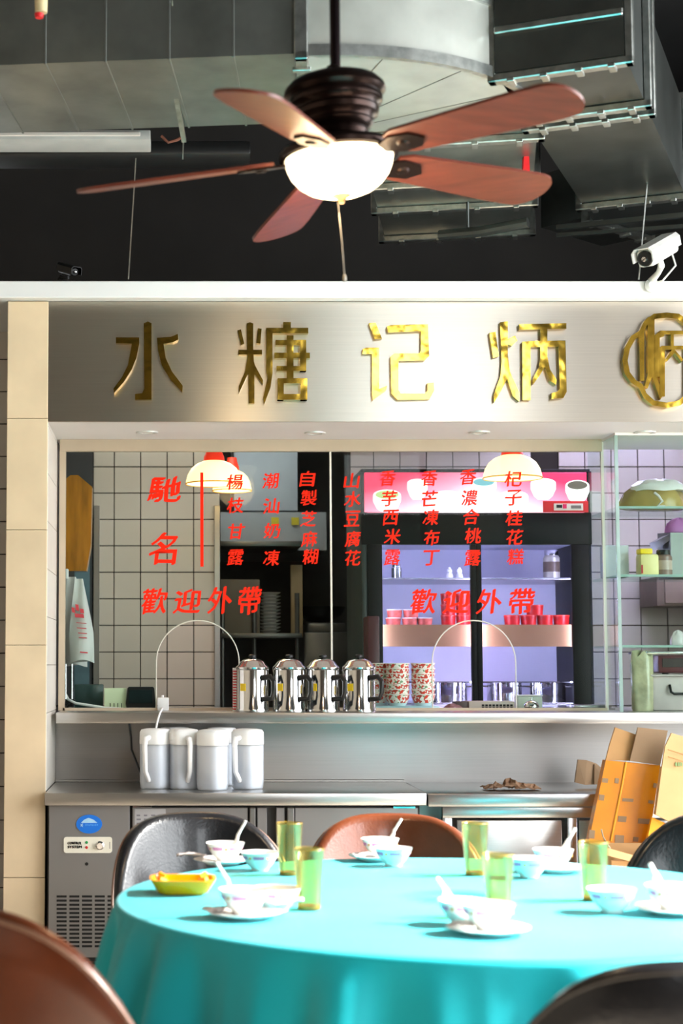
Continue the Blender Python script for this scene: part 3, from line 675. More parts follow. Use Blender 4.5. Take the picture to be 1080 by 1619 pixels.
M_shade = mat('lit_cream_shade', '#fff0c8', .35, var=.0, emit='#ffd98c', estr=1.2)
M_lrim = mat('shade_rim', '#d99a3c', .4, var=.05, emit='#e08a20', estr=.2)
M_redcap = mat('red_lamp_cap', '#e8321a', .35, var=.05, emit='#e8321a', estr=.25)
def pendant(px, ytop, ybot, wpx, Y, label):
    c = P(px, ybot, Y); r = wpx / 2 * Y / F; h = PZ(ytop, Y) - c.z
    t = root('pendant_lamp', c, label, 'lamp', 'enamel pendant lamps in the kitchen')
    sh = obj('shade', MB().lathe([(r, 0), (r * .99, h * .12), (r * .93, h * .4), (r * .80, h * .68), (r * .6, h * .88), (r * .36, h), (r * .34, h), (r * .56, h * .85), (r * .77, h * .64), (r * .90, h * .36), (r * .965, h * .1), (r * .97, 0)], 40, closed=True), M_shade, t, world=False)
    obj('rim', MB().tube([(r * math.cos(a), r * math.sin(a), 0) for a in [2 * math.pi * i / 40 for i in range(40)]], .0035, 6, closed=True), M_lrim, sh, world=False)
    obj('cap', MB().lathe([(r * .37, h), (r * .36, h + .02), (r * .26, h + .05), (r * .24, h + .07), (0, h + .075)], 24), M_redcap, t, world=False)
    obj('cord', MB().cyl((0, 0, h + .07), (0, 0, ZK - c.z), .004, 8), M_black, t, world=False)
    obj('bulb', MB().lathe([(0, h * .15), (.03, h * .3), (.035, h * .5), (.02, h * .8), (0, h * .85)], 16), emat('pendant_bulb', '#ffdca0', 5), t, world=False)
pendant(338.5, 729, 765, 90, 7.75, 'red-capped cream pendant lamp behind the lettering 楊 at left')
pendant(367, 744, 776, 62, 8.9, 'cream pendant lamp half hidden behind the left pendant lamp')
pendant(810.5, 720, 756, 93, 7.75, 'red-capped cream pendant lamp in front of the lit fridge header')

# ------------------------------------------------------------------ display fridge
YR = 8.40
fx = lambda x: PX(x, YR)
fzz = lambda y: PZ(y, YR)
t = fr_ = root('display_fridge', (fx(756), YR, 0), 'tall black two-door display fridge with lit pink header', 'fridge')
M_fr = mat('fridge_black', '#0b0d0c', .5, var=.15, spec=.25); M_frs = mat('fridge_side', '#2f3936', .35, var=.12)
M_int = mat('fridge_interior', '#e4e1f5', .5, var=.02)
x0, x1, zt_, zb_ = fx(573), fx(938), fzz(745), .12
obj('side_panel', MB().box(x0, x0 + .03, YR, 9.12, zb_, zt_, .004), M_frs, t)
obj('side_panel', MB().box(x1 - .03, x1, YR, 9.12, zb_, zt_, .004), M_fr, t)
obj('back_panel', MB().box(x0 + .03, x1 - .03, 9.08, 9.12, zb_, zt_), M_int, t)
obj('top', MB().box(x0, x1, YR, 9.12, zt_ - .02, zt_ + .012, .004), M_fr, t)
obj('ceiling_liner', MB().box(x0 + .03, x1 - .03, YR + .05, 9.08, fzz(855), zt_ - .02), M_int, t)
obj('base', MB().box(x0, x1, YR, 9.12, 0, .13, .004), M_fr, t)
obj('floor_liner', MB().box(x0 + .03, x1 - .03, YR + .04, 9.08, .13, .2), M_int, t)
obj('crossbar', MB().box(x0, x1, YR - .015, YR + .04, fzz(861), fzz(811), .003), M_fr, t)
# header
M_head = bpy.data.materials.new('lit_pink_header'); M_head.use_nodes = True; nt = M_head.node_tree; n = nt.nodes
tc = n.new('ShaderNodeTexCoord'); sp = n.new('ShaderNodeSeparateXYZ'); nt.links.new(tc.outputs['Generated'], sp.inputs[0])
gr = n.new('ShaderNodeMath'); gr.operation = 'ADD'; mz = n.new('ShaderNodeMath'); mz.operation = 'MULTIPLY'; mz.inputs[1].default_value = .55
nt.links.new(sp.outputs['Z'], mz.inputs[0])
mxx = n.new('ShaderNodeMath'); mxx.operation = 'SUBTRACT'; mxx.inputs[1].default_value = .5; nt.links.new(sp.outputs['X'], mxx.inputs[0])
ab = n.new('ShaderNodeMath'); ab.operation = 'ABSOLUTE'; nt.links.new(mxx.outputs[0], ab.inputs[0])
nt.links.new(mz.outputs[0], gr.inputs[0]); nt.links.new(ab.outputs[0], gr.inputs[1])
rp = n.new('ShaderNodeValToRGB'); nt.links.new(gr.outputs[0], rp.inputs[0])
rp.color_ramp.elements[0].position = .12; rp.color_ramp.elements[0].color = (1, .86, .9, 1)
rp.color_ramp.elements[1].position = .8; rp.color_ramp.elements[1].color = (.72, .02, .08, 1)
e_ = rp.color_ramp.elements.new(.48); e_.color = (.95, .25, .38, 1)
bs = n['Principled BSDF']; nt.links.new(rp.outputs[0], bs.inputs['Base Color']); nt.links.new(rp.outputs[0], bs.inputs['Emission Color']); bs.inputs['Emission Strength'].default_value = .8
hd = obj('header', MB().box(fx(578), fx(930), YR - .03, YR + .04, fzz(810), fzz(748), .002, seg=1), M_head, t, label='lit pink header printed with bowls')
obj('header_end', MB().box(fx(930), x1, YR - .03, YR + .04, fzz(811), fzz(746), .003), M_fr, t)
M_bw = emat('print_white', '#fdfaf4', .8); M_bt = emat('print_teal', '#6fb3bd', .35); M_bd = emat('print_dark', '#5e5b4a', .25); M_bg = emat('print_green', '#b8d08a', .4)
def printed_bowl(cx_, cy_, w_, h_, fill, ysh):
    Yh = YR - .031; k = []
    pts = [(cx_ - w_ / 2, cy_), (cx_ - w_ * .5, cy_ + h_ * .35), (cx_ - w_ * .36, cy_ + h_ * .8), (cx_ - w_ * .2, cy_ + h_), (cx_ + w_ * .2, cy_ + h_), (cx_ + w_ * .36, cy_ + h_ * .8), (cx_ + w_ * .5, cy_ + h_ * .35), (cx_ + w_ / 2, cy_)]
    top = [(cx_ + w_ / 2 * math.cos(a), cy_ - ysh * math.sin(a)) for a in [math.pi * i / 10 for i in range(1, 10)]]
    b = obj('printed_bowl', MB().prism([P(x, min(y, 809), Yh) for x, y in pts + top], (0, .001, 0)), M_bw, hd, smooth=False)
    el = [(cx_ + w_ * .42 * math.cos(a), cy_ - ysh * .1 + ysh * .75 * math.sin(a)) for a in [2 * math.pi * i / 24 for i in range(24)]]
    obj('printed_filling', MB().prism([P(x, y, Yh - .001) for x, y in el], (0, .001, 0)), fill, b, smooth=False)
printed_bowl(612, 783, 44, 27, M_bg, 9); printed_bowl(660, 764, 32, 26, M_bw, 7); printed_bowl(706, 784, 50, 25, M_bw, 8); printed_bowl(765, 763, 40, 26, M_bt, 8)
printed_bowl(812, 784, 46, 25, M_bw, 8); printed_bowl(859, 764, 40, 26, M_bw, 8); printed_bowl(913, 768, 38, 26, M_bd, 9)
ob = obj('header_badge', rect(MB(), 859, 792, 930, 810, YR - .033, .003, 0), MATS['red_paint'], hd)
oc = obj('badge_plate', rect(MB(), 876, 796, 922, 807, YR - .035, .002, 0), M_cream, hd)
mbk = MB(); rect(mbk, 880, 798, 889, 803, YR - .036, .001, 0); rect(mbk, 903, 798, 919, 802, YR - .036, .001, 0)
obj('plate_print', rect(MB(), 880, 798, 889, 803, YR - .036, .001, 0), M_black, hd); obj('plate_print', rect(MB(), 903, 799, 919, 804, YR - .036, .001, 0), mat('grey_ink', '#77736c', .6), hd)
obj('plate_mark', rect(MB(), 890, 797, 896, 804, YR - .036, .001, 0), mat('magenta_ink', '#d8205a', .5), hd)
# doors
M_door_glass = glassmat('fridge_glass', '#f4f4ff', .3)
for a, b, c_, d_2 in ((582, 605, 745, 753.4), (753.6, 762, 905, 932)):
    d = obj('door_frame', MB().box(fx(a), fx(b), YR - .015, YR + .02, .16, fzz(861), .003).box(fx(c_), fx(d_2), YR - .015, YR + .02, .16, fzz(861), .003).box(fx(b), fx(c_), YR - .015, YR + .02, .16, .24), M_fr, t)
    obj('door_pane', MB().box(fx(b), fx(c_), YR, YR + .006, .24, fzz(861)), M_door_glass, d)
for x in (597, 758, 920):
    a = fx(x)
    obj('light_tube', MB().box(a - .012, a + .012, YR + .05, YR + .07, .3, fzz(870), .004), emat('fridge_tube', '#dedaff', 38), t)
zsh = fzz(912); zsh2 = fzz(988); zsh3 = fzz(1112)
obj('shelf', MB().box(x0 + .03, x1 - .03, YR + .09, 9.06, zsh - .008, zsh, .002, seg=1), M_steelb, t)
s2 = obj('shelf', MB().box(x0 + .03, x1 - .03, YR + .09, 9.06, zsh2 - .012, zsh2, .002, seg=1), M_steelb, t)
obj('shelf_strip', MB().box(x0 + .03, x1 - .03, YR + .08, YR + .092, fzz(1022), zsh2 + .003), mat('beige_strip', '#b4875c', .6, var=.04), s2)
obj('shelf', MB().box(x0 + .03, x1 - .03, YR + .09, 9.06, zsh3 - .01, zsh3, .002, seg=1), M_steelb, t)
obj('shelf_rail', MB().cyl((x0 + .03, YR + .12, fzz(1079)), (x1 - .03, YR + .12, fzz(1079)), .004, 8), M_chrome, t)

# fridge contents
M_redbox = mat('red_printed_tub', '#c21212', .4, var=.5, scale=18); M_pat = mat('red_green_pattern', '#c9584a', .4, var=.55, scale=26)
def tub(px, ybot, wpx, hpx, Y, m, label, name='food_tub', cat='tub', group=None, taper=.88):
    c = P(px, ybot, Y); r = wpx / 2 * Y / F; h = hpx * Y / F
    t = root(name, c, label, cat, group)
    obj('body', MB().lathe([(0, 0), (r * taper, 0), (r * .97, h * .85), (r * .97, h * .88), (0, h * .88)], 24), m, t, world=False)
    obj('lid', MB().lathe([(0, h * .88), (r, h * .88), (r * 1.0, h * .97), (r * .95, h), (0, h)], 24), M_cream if m is not M_redbox else mat('pink_lid', '#cf3a30', .4), t, world=False)
    return t
def on(z, px, Y): return P(px, 1000, Y).x
def tubs_at(px, Y, z, wpx, hpx, m, label, **k):
    t = tub(px, 1000, wpx, hpx, Y, m, label, **k); t.location = (PX(px, Y), Y, z); return t
pos = ['lower left', 'lower right', 'middle left', 'middle right', 'top left', 'top right']
hh = 17 * 8.62 / F
for i in range(6):
    tubs_at(709 + (i % 2) * 24, 8.62, zsh2 + (i // 2) * hh, 24, 17, M_redbox, 'red printed tub in the left fridge door stack, %s' % pos[i], group='red tubs on the fridge shelf')
for i, (x, l) in enumerate(((622, 'far left'), (648, 'second'), (672, 'third'))):
    tubs_at(x, 8.62, zsh2, 25, 13, M_pat, 'patterned tub on the beige edged fridge shelf, %s' % l, group='patterned tubs on the fridge shelf')
    if i < 2: tubs_at(x + 2, 8.62, zsh2 + 13 * 8.62 / F, 25, 13, M_pat, 'patterned tub stacked on another at fridge left, %s' % l, group='patterned tubs on the fridge shelf')
for i, (x, l) in enumerate(((810, 'left'), (836, 'second from left'), (862, 'third from left'), (888, 'right'))):
    tubs_at(x, 8.62, zsh2, 26, 17, M_redbox, 'red tub in the row behind the right fridge door, %s' % l, group='red tubs on the fridge shelf')
tubs_at(846, 8.62, zsh2 + 17 * 8.62 / F, 28, 16, M_redbox, 'single red tub sitting on the row behind the right fridge door', group='red tubs on the fridge shelf')
def jar(px, z, Y, wpx, hpx, body, lid, label, name='jar', cat='jar', band=None, r_=None):
    r = wpx / 2 * Y / F; h = hpx * Y / F; t = root(name, (PX(px, Y), Y, z), label, cat)
    obj('body', MB().lathe([(0, 0), (r * .94, 0), (r, h * .04), (r, h * .74), (r * .8, h * .82), (0, h * .82)], 24), body, t, world=False)
    obj('lid', MB().lathe([(0, h * .82), (r * .84, h * .82), (r * .84, h * .98), (r * .8, h), (0, h)], 24), lid, t, world=False)
    if band: obj('label_band', MB().lathe([(r * 1.01, h * .25), (r * 1.01, h * .6)], 24), band, t, world=False)
    return t
jar(874, zsh, 8.65, 26, 46, mat('grey_can', '#a7a294', .35, .2, var=.2), M_steelb, 'grey tin with dark label on upper right fridge shelf', 'tin', 'tin', mat('tin_label', '#5b4a3c', .5))
jar(628, zsh, 8.65, 16, 24, M_steelb, M_chrome, 'small steel canister on upper left fridge shelf', 'canister', 'canister')
for i, x in enumerate((712, 728)):
    t = root('glass_bottle', (PX(x, 8.65), 8.65, zsh), 'small white figure-eight bottle on the top fridge shelf, %s' % ('left' if i == 0 else 'right'), 'bottle', 'white bottles on the fridge shelf')
    obj('body', MB().lathe([(0, 0), (.016, .003), (.019, .015), (.016, .028), (.01, .033), (.014, .04), (.013, .05), (.006, .056), (0, .057)], 16), M_white, t, world=False)
    obj('cap', MB().lathe([(0, .056), (.007, .056), (.007, .062), (0, .062)], 12), M_chrome, t, world=False)
def pot(px, z, Y, wpx, hpx, label):
    r = wpx / 2 * Y / F; h = hpx * Y / F; t = root('stock_pot', (PX(px, Y), Y, z), label, 'pot', 'steel pots in the fridge')
    obj('body', MB().lathe([(0, 0), (r * .97, 0), (r, .006), (r, h), (r * 1.04, h), (r * 1.04, h + .004), (r * .97, h + .004), (r * .97, .01), (0, .01)], 32), M_chrome, t, world=False)
    for s in (-1, 1): obj('handle', MB().tube([(s * r, -.03, h * .8), (s * (r + .03), -.03, h * .82), (s * (r + .03), .03, h * .82), (s * r, .03, h * .8)], .004, 6), M_chrome, t, world=False)
pot(706, zsh3, 8.7, 62, 30, 'steel stock pot at the bottom behind the left fridge door')
pot(796, zsh3, 8.75, 54, 30, 'steel stock pot just right of the black fridge mullion')
pot(864, zsh3, 8.7, 56, 30, 'steel stock pot at the right end of the fridge bottom')

# ------------------------------------------------------------------ back kitchen seen through the opening
M_dimsteel = mat('dull_steel', '#7f807c', .4, .9, var=.1)
t = root('extractor_hood', (PX(420, 10.4), 10.4, PZ(872, 10.4)), 'pale grey extractor hood in the back kitchen', 'hood')
obj('canopy', MB().prism([(PX(330, 10.2), 10.1, PZ(872, 10.2)), (PX(330, 10.2), 11.2, PZ(872, 10.2)), (PX(330, 10.2), 11.2, PZ(792, 10.2)), (PX(330, 10.2), 10.1, PZ(812, 10.2))], (PX(515, 10.2) - PX(330, 10.2), 0, 0)), mat('hood_grey', '#a3a6a6', .45, .3, var=.05), t)
obj('duct_box', MB().box(PX(370, 10.6), PX(470, 10.6), 10.5, 11.1, PZ(800, 10.2), 2.84), MATS['hood_grey'], t)
for a, b in ((430, 442), (462, 474)):
    obj('yellow_label', MB().box(PX(a, 10.09), PX(b, 10.09), 10.092, 10.099, PZ(830, 10.09), PZ(818, 10.09)), mat('yellow_sticker', '#c9b52c', .5), t)
t = root('storage_rack', (PX(400, 9.9), 9.9, 0), 'steel storage rack holding plates behind the kitchen opening', 'rack')
zr1 = PZ(1002, 9.9); zr0 = PZ(917, 9.9)
for x, y in ((352, 9.75), (402, 9.75), (470, 9.75), (352, 10.2), (470, 10.2)):
    obj('post', MB().cyl((PX(x, y), y, 0), (PX(x, y), y, 1.75), .014, 10), M_dimsteel, t)
for z in (zr1, .9, zr0 + .22):
    obj('shelf', MB().box(PX(345, 9.7), PX(478, 9.7), 9.7, 10.3, z - .03, z, .003), M_dimsteel, t)
thing('metal_box', MB().box(PX(345, 9.72), PX(412, 9.72), 9.78, 10.1, zr1, PZ(915, 9.72), .006), mat('beige_metal', '#8f897c', .5, var=.05), 'beige metal box on the storage rack beside the plates', 'box')
pm = MB().lathe([(0, 0), (.06, 0), (.062, .004), (.105, .016), (.106, .018), (.06, .008), (0, .006)], 28).mesh('serving_plate'); pm.materials.append(mat('plate_white', '#d4d6d4', .25))
for i in range(12):
    o = bpy.data.objects.new('serving_plate', pm); COL.objects.link(o); o.location = (PX(427, 9.86), 9.86, zr1 + i * .0205)
    o.scale = (.62, .62, 1.15)
    tag(o, 'white plate in the storage rack stack, %s' % ('lowest', 'second from the bottom', 'third from the bottom', 'fourth from the bottom', 'fifth from the bottom', 'sixth from the bottom', 'sixth from the top', 'fifth from the top', 'fourth from the top', 'third from the top', 'second from the top', 'topmost')[i], 'plate', 'white plates stacked on the rack')
thing('cutting_board', MB().box(PX(460, 10.0), PX(479, 10.0), 10.0, 10.02, PZ(1008, 10.0), PZ(893, 10.0), .004), mat('board_wood', '#c9b48c', .6, var=.08), 'tall narrow pale board standing in the back kitchen', 'board')
thing('stove', MB().box(PX(478, 10.2), PX(552, 10.2), 10.1, 10.8, 0, PZ(1000, 10.2), .01).box(PX(485, 10.2), PX(545, 10.2), 10.15, 10.7, PZ(1000, 10.2), PZ(985, 10.2), .01), M_dimsteel, 'dull steel stove at the back of the kitchen opening', 'stove')
thing('wok', MB().lathe([(0, 0), (.08, .01), (.14, .05), (.17, .10), (.165, .10), (.13, .05), (.07, .015), (0, .008)], 28, Matrix.Translation((PX(505, 10.35), 10.35, PZ(984, 10.2)))), M_black, 'black wok on the steel stove', 'wok')
thing('fire_box', MB().box(PX(578, 8.2), PX(596, 8.2), 8.1, 8.3, 1.0, PZ(975, 8.2), .006), mat('maroon_box', '#4a1f24', .4), 'dark maroon box standing left of the display fridge', 'box')
thing('kitchen_shelf_unit', MB().box(PX(580, 8.2), PX(600, 8.2), 8.05, 8.35, 0, 1.0, .004), M_dimsteel, 'narrow steel stand left of the display fridge', 'stand')

# ------------------------------------------------------------------ things on the ledge
M_yel = mat('yellow_sticker_bright', '#efc814', .4)
def kettle():
    t = root('coffee_kettle', (0, 0, 0), '', 'kettle', 'steel kettles on the ledge')
    r, h = .0735, .185
    obj('body', MB().lathe([(0, 0), (r * .98, 0), (r, .003), (r * 1.0, .012), (r * .97, .016), (r * .95, h * .98), (r * .99, h), (r * .97, h + .004), (0, h + .004)], 40), M_chrome, t, world=False)
    l = obj('lid', MB().lathe([(r * .99, h + .002), (r * 1.0, h + .008), (r * .93, h + .014), (r * .85, h + .018), (r * .72, h + .033), (r * .45, h + .044), (r * .15, h + .047), (0, h + .047)], 40), M_chrome, t, world=False)
    obj('knob', MB().lathe([(0, h + .046), (.007, h + .046), (.008, h + .05), (.016, h + .052), (.017, h + .06), (.012, h + .064), (0, h + .065)], 20), M_black, l, world=False)
    a = obj('handle', MB().tube([(r * .9, -.03, h * .80), (r + .03, -.032, h * .83), (r + .048, -.034, h * .72), (r + .047, -.034, h * .45), (r + .036, -.032, h * .32), (r * .9, -.03, h * .30)], [.013, .0115, .0115, .0105, .010, .011], 10), M_black, t, world=False)
    obj('spout', MB().prism([(-r * .88, -.012, h * .72), (-r * 1.12, 0, h * .98), (-r * .88, .012, h * .72), (-r * .88, 0, h * .55)], (.01, 0, .0)), M_chrome, t, world=False)
    obj('sticker', MB().box(-.014, .014, -.0008, .0008, -.016, .016, M=Matrix.Rotation(R(-8), 4, 'Z') @ Matrix.Translation((0, -r * .957, h * .58))), M_yel, t, world=False)
    return t
YKT = 7.21
k0 = kettle(); kxs = (399, 457, 510, 567); lbs = ('leftmost steel kettle with yellow sticker, beside the red striped cloth', 'second steel kettle from the left in the row of four', 'third steel kettle from the left in the row of four', 'rightmost steel kettle, next to the patterned bowl stacks')
k0.location = (PX(kxs[0], YKT), YKT, Z_led); k0['label'] = lbs[0]; k0.rotation_euler = (0, 0, R(-31))
for x, l in list(zip(kxs, lbs))[1:]: dup(k0, (PX(x, YKT), YKT, Z_led), R(-31), l)
M_cloth = mat('red_striped_cloth', '#c86a60', .8, var=.0)
mb = MB()
t = root('striped_cloth', (PX(371, 7.3), 7.3, Z_led), 'red and white striped strip standing left of the kettles', 'cloth')
obj('sheet', MB().box(PX(368, 7.3), PX(374, 7.3), 7.24, 7.33, Z_led, PZ(1056, 7.3), .001, seg=1), M_white, t)
for i in range(15):
    z = Z_led + .008 + i * .0118
    obj('stripe', MB().box(PX(367.8, 7.3), PX(374.2, 7.3), 7.239, 7.331, z, z + .0055), MATS['red_paint'], t)
# patterned bowl stacks
M_bpat = bpy.data.materials.new('bowl_red_pattern'); M_bpat.use_nodes = True; nt = M_bpat.node_tree; n = nt.nodes; b = n['Principled BSDF']
tc = n.new('ShaderNodeTexCoord'); v = n.new('ShaderNodeTexVoronoi'); v.inputs['Scale'].default_value = 110; nt.links.new(tc.outputs['Object'], v.inputs['Vector'])
sx = n.new('ShaderNodeSeparateXYZ'); nt.links.new(v.outputs['Color'], sx.inputs[0]); rp = n.new('ShaderNodeValToRGB'); rp.color_ramp.interpolation = 'CONSTANT'
rp.color_ramp.elements[0].color = lin('#d8402c') + (1,); rp.color_ramp.elements[1].position = .32; rp.color_ramp.elements[1].color = lin('#f4ece2') + (1,)
e_ = rp.color_ramp.elements.new(.7); e_.color = lin('#7c9a74') + (1,); e_ = rp.color_ramp.elements.new(.8); e_.color = lin('#efdccb') + (1,); e_ = rp.color_ramp.elements.new(.9); e_.color = lin('#b84a3a') + (1,)
nt.links.new(sx.outputs[0], rp.inputs[0]); nt.links.new(rp.outputs[0], b.inputs['Base Color']); b.inputs['Roughness'].default_value = .3
M_bwhite = mat('pale_bowl_foot', '#cfe0e2', .3)
bm_ = MB().lathe([(0, .004), (.034, .004), (.042, .012), (.050, .030), (.0545, .050), (.0555, .052), (.052, .052), (.047, .03), (.038, .014), (0, .010)], 32).mesh('bowl_body'); bm_.materials.append(M_bpat)
bf = MB().lathe([(0, 0), (.034, 0), (.043, .0125), (.034, .0045), (0, .0045)], 28).mesh('bowl_foot'); bf.materials.append(M_bwhite)
br_ = MB().tube([(.0545 * math.cos(a), .0545 * math.sin(a), .0515) for a in [2 * math.pi * i / 32 for i in range(32)]], .0022, 6, closed=True).mesh('bowl_rim'); br_.materials.append(mat('bowl_pale_rim', '#f3e9e0', .3))
YB1 = 7.56
for k_, (x, nst, l) in enumerate(((600, 7, 'left stack'), (628, 7, 'middle stack'), (668, 7, 'right stack'))):
    Yb = YB1 + (.08 if k_ == 0 else 0)
    for i in range(nst):
        t = root('patterned_bowl', (PX(x, Yb), Yb, Z_led + .018 + i * .0235), 'red patterned bowl in the %s on the tray, %s' % (l, ('lowest', 'second up', 'third up', 'fourth up', 'fifth up', 'sixth up', 'topmost')[i]), 'bowl', 'patterned bowls stacked on the ledge')
        for me_, nm in ((bm_, 'bowl'), (bf, 'foot'), (br_, 'rim')):
            o = bpy.data.objects.new(nm, me_); COL.objects.link(o); o.parent = t; o.rotation_euler = (0, 0, i * 1.1 + k_)
thing('bowl_tray', MB().box(PX(588, 7.5), PX(692, 7.5), 7.47, 7.72, Z_led, Z_led + .018, .004), mat('pale_blue_tray', '#9fc3cc', .3), 'flat pale blue tray under the patterned bowl stacks', 'tray')
# left interior: amber panel, bags
thing('amber_container', MB().prism([(-.005, 0, 0), (.0, 0, .42), (.03, 0, .445), (.065, 0, .445), (.13, 0, .39), (.125, 0, .12), (.105, 0, 0)], (0, .10, 0), Matrix.Translation((PX(101, 7.62), 7.58, PZ(903, 7.6)))),
      mat('amber_gloss', '#a8691c', .25, var=.3, scale=5, stretch=(6, 6, 1), coat=.4), 'tall amber brown glossy panel hanging inside the left window edge', 'panel')
t = root('wall_hook_rail', (PX(102, 7.5), 7.5, PZ(912, 7.5)), 'white hook rail at the left window edge holding plastic bags', 'hook')
obj('rail', MB().box(PX(104, 7.5), PX(108, 7.5), 7.46, 7.5, PZ(916, 7.5), PZ(900, 7.5), .002, seg=1), M_white, t)
obj('rod', MB().cyl(P(104, 1050, 7.48), P(104, 1105, 7.48), .004, 8), M_chrome, t); obj('rod', MB().cyl(P(114, 1050, 7.48), P(114, 1105, 7.48), .004, 8), M_chrome, t)
def bag(cx_, y0_, y1_, w0, w1, Y, label):
    rings = []; n_ = 14
    for i in range(n_ + 1):
        u = i / n_; c = P(cx_ + 6 * u, y0_ + (y1_ - y0_) * u, Y); w_ = (w0 + (w1 - w0) * min(1, u * 1.6)) / 2 * Y / F
        ring_ = []
        for k in range(20):
            a = 2 * math.pi * k / 20
            ring_.append((c.x + w_ * math.cos(a) * (1 + .06 * math.sin(5 * a + 3 * u)), c.y + w_ * .35 * math.sin(a) + .006 * math.sin(3 * a + 4 * u), c.z + .008 * math.sin(2 * a + cx_) * u))
        rings.append(ring_)
    t = root('plastic_bag', P(cx_, y1_, Y), label, 'bag', 'plastic carrier bags hung by the window')
    obj('sheet', MB().loft(rings), mat('white_film', '#dcdcd8', .35, tl=.35, var=.04), t, ang=60); return t
bag(112, 912, 1052, 16, 40, 7.56, 'white plastic carrier bag bundle hanging behind the printed bag')
t = bag(124, 915, 1046, 14, 38, 7.47, 'white plastic carrier bag with red print hanging by left window edge')
c = P(128, 980, 7.44)
for (x, y, w_, h_) in ((113, 960, 5, 9), (119, 955, 5, 11), (126, 962, 6, 8), (118, 970, 14, 7), (120, 984, 16, 2), (121, 992, 15, 2.4), (123, 1000, 14, 2.4), (124, 1007, 13, 2.4), (126, 1030, 12, 3)):
    Yp = 7.433
    obj('red_print', MB().prism([P(x, y, Yp), P(x + w_, y + 1, Yp), P(x + w_ + 1, y + h_, Yp), P(x + 1, y + h_ - 1, Yp)], (0, .010, 0)), mat('pinkish_ink', '#d3414b', .5), t)
def boxthing(name, x0_, y0_, x1_, Y, dep, m, label, cat, bev=.004, z=None):
    a, b = P(x0_, y0_, Y), P(x1_, y0_, Y); z = Z_led if z is None else z
    return thing(name, MB().box(a.x, b.x, Y, Y + dep, z, a.z, bev), m, label, cat)
t = root('card_terminal', (PX(222, 7.5), 7.5, Z_led), 'black card terminal standing inside the left window', 'terminal')
a = PX(199, 7.5); b_ = PX(246, 7.5); z1_ = PZ(1086, 7.5)
obj('body', MB().prism([(a + .004, 7.5, Z_led), (a, 7.5, Z_led + .03), (a + .008, 7.5, z1_ - .006), (a + .014, 7.5, z1_), (b_ - .012, 7.5, z1_), (b_ - .006, 7.5, z1_ - .006), (b_, 7.5, Z_led + .03), (b_ - .002, 7.5, Z_led)], (0, .06, 0)), M_black, t)
obj('screen', MB().box(a + .014, b_ - .014, 7.497, 7.5, Z_led + .03, z1_ - .014, .001, seg=1), mat('dark_screen', '#1d2a2b', .1), t)
boxthing('dark_box', 118, 1082, 163, 7.62, .06, mat('teal_dark_plastic', '#2e4542', .25), 'dark teal plastic box behind the pale note block', 'box')
t = root('note_block', (PX(182, 7.5), 7.5, Z_led), 'pale green stand-up note card left of the card terminal', 'card')
obj('card', MB().box(PX(165, 7.52), PX(200, 7.52), 7.52, 7.535, Z_led, PZ(1088, 7.52), .001, seg=1), mat('pale_green_card', '#dbe3bd', .6, var=.03), t)
for x in (174, 180, 186, 192): obj('slit', MB().box(PX(x, 7.52), PX(x + 1.2, 7.52), 7.519, 7.521, Z_led, Z_led + .03), M_black, t)
thing('charging_cord', MB().tube([P(104, 1098, 7.5), P(108, 1106, 7.48), P(120, 1112, 7.47), P(140, 1115, 7.46), P(165, 1119, 7.46), P(195, 1121, 7.46), P(240, 1121, 7.44)], .006, 8), M_white, 'white cord lying along the left end of the ledge', 'cord')
thing('wire_tangle', MB().tube([P(96 + 9 * math.sin(i * 1.7) + i * .6, 1112 + 6 * math.cos(i * 2.3), 7.5 + .015 * math.sin(i)) for i in range(24)], .0035, 6), M_black, 'tangle of dark wires at the left end of the ledge', 'wires')
t = root('plug_adapter', (PX(258, 7.38), 7.38, Z_led), 'white plug adapter on the ledge inside the left arched opening', 'adapter')
obj('body', MB().box(PX(249, 7.38), PX(267, 7.38), 7.37, 7.42, Z_led, PZ(1103, 7.38), .005), M_white, t)
obj('nub', MB().cyl(P(257, 1103, 7.39), P(257, 1099, 7.39), .006, 10), M_white, t)
obj('cable', MB().tube([P(257, 1120, 7.365), P(255, 1124, 7.2), P(253, 1127, 7.085), P(249, 1140, 7.06), P(246.5, 1152, 7.0)], .0045, 8), M_white, t)
thing('black_cable', MB().tube([P(204, 1142, 7.37), P(207, 1165, 7.37), P(208, 1185, 7.37), P(216, 1205, 7.36), P(222, 1222, 7.34)], .0045, 8), M_black, 'black cable hanging down the backsplash left of the jugs', 'cable')
# right part of ledge
t = root('receipt_printer', (PX(770, 7.55), 7.55, Z_led), 'low beige device with a slotted grille inside the right arched opening', 'printer')
obj('body', MB().box(PX(740, 7.55), PX(812, 7.55), 7.55, 7.70, Z_led, PZ(1109, 7.55), .004), mat('beige_device', '#b3ab9f', .45), t)
for i in range(9):
    for j in range(2):
        obj('grille_slot', MB().box(PX(760 + i * 5.6, 7.55), PX(764 + i * 5.6, 7.55), 7.548, 7.552, PZ(1121 - j * 4.2, 7.55), PZ(1117.8 - j * 4.2, 7.55)), M_rubber, t)
obj('dark_end', MB().box(PX(719, 7.56), PX(741, 7.56), 7.56, 7.66, Z_led, PZ(1109, 7.56), .004), mat('brown_device', '#40332e', .5), t)
thing('crumpled_bag', MB().loft([[(PX(712, 7.5) + r_ * math.cos(a) * (1 + .25 * math.sin(3 * a + i)), 7.5 + r_ * .6 * math.sin(a), Z_led + z_ + .004 * math.sin(4 * a + i)) for a in [2 * math.pi * k / 14 for k in range(14)]] for i, (r_, z_) in enumerate(((.03, .004), (.042, .008), (.03, .018), (.012, .026)))]), mat('maroon_film', '#6e4a48', .4), 'small crumpled maroon wrapper left of the device', 'wrapper')
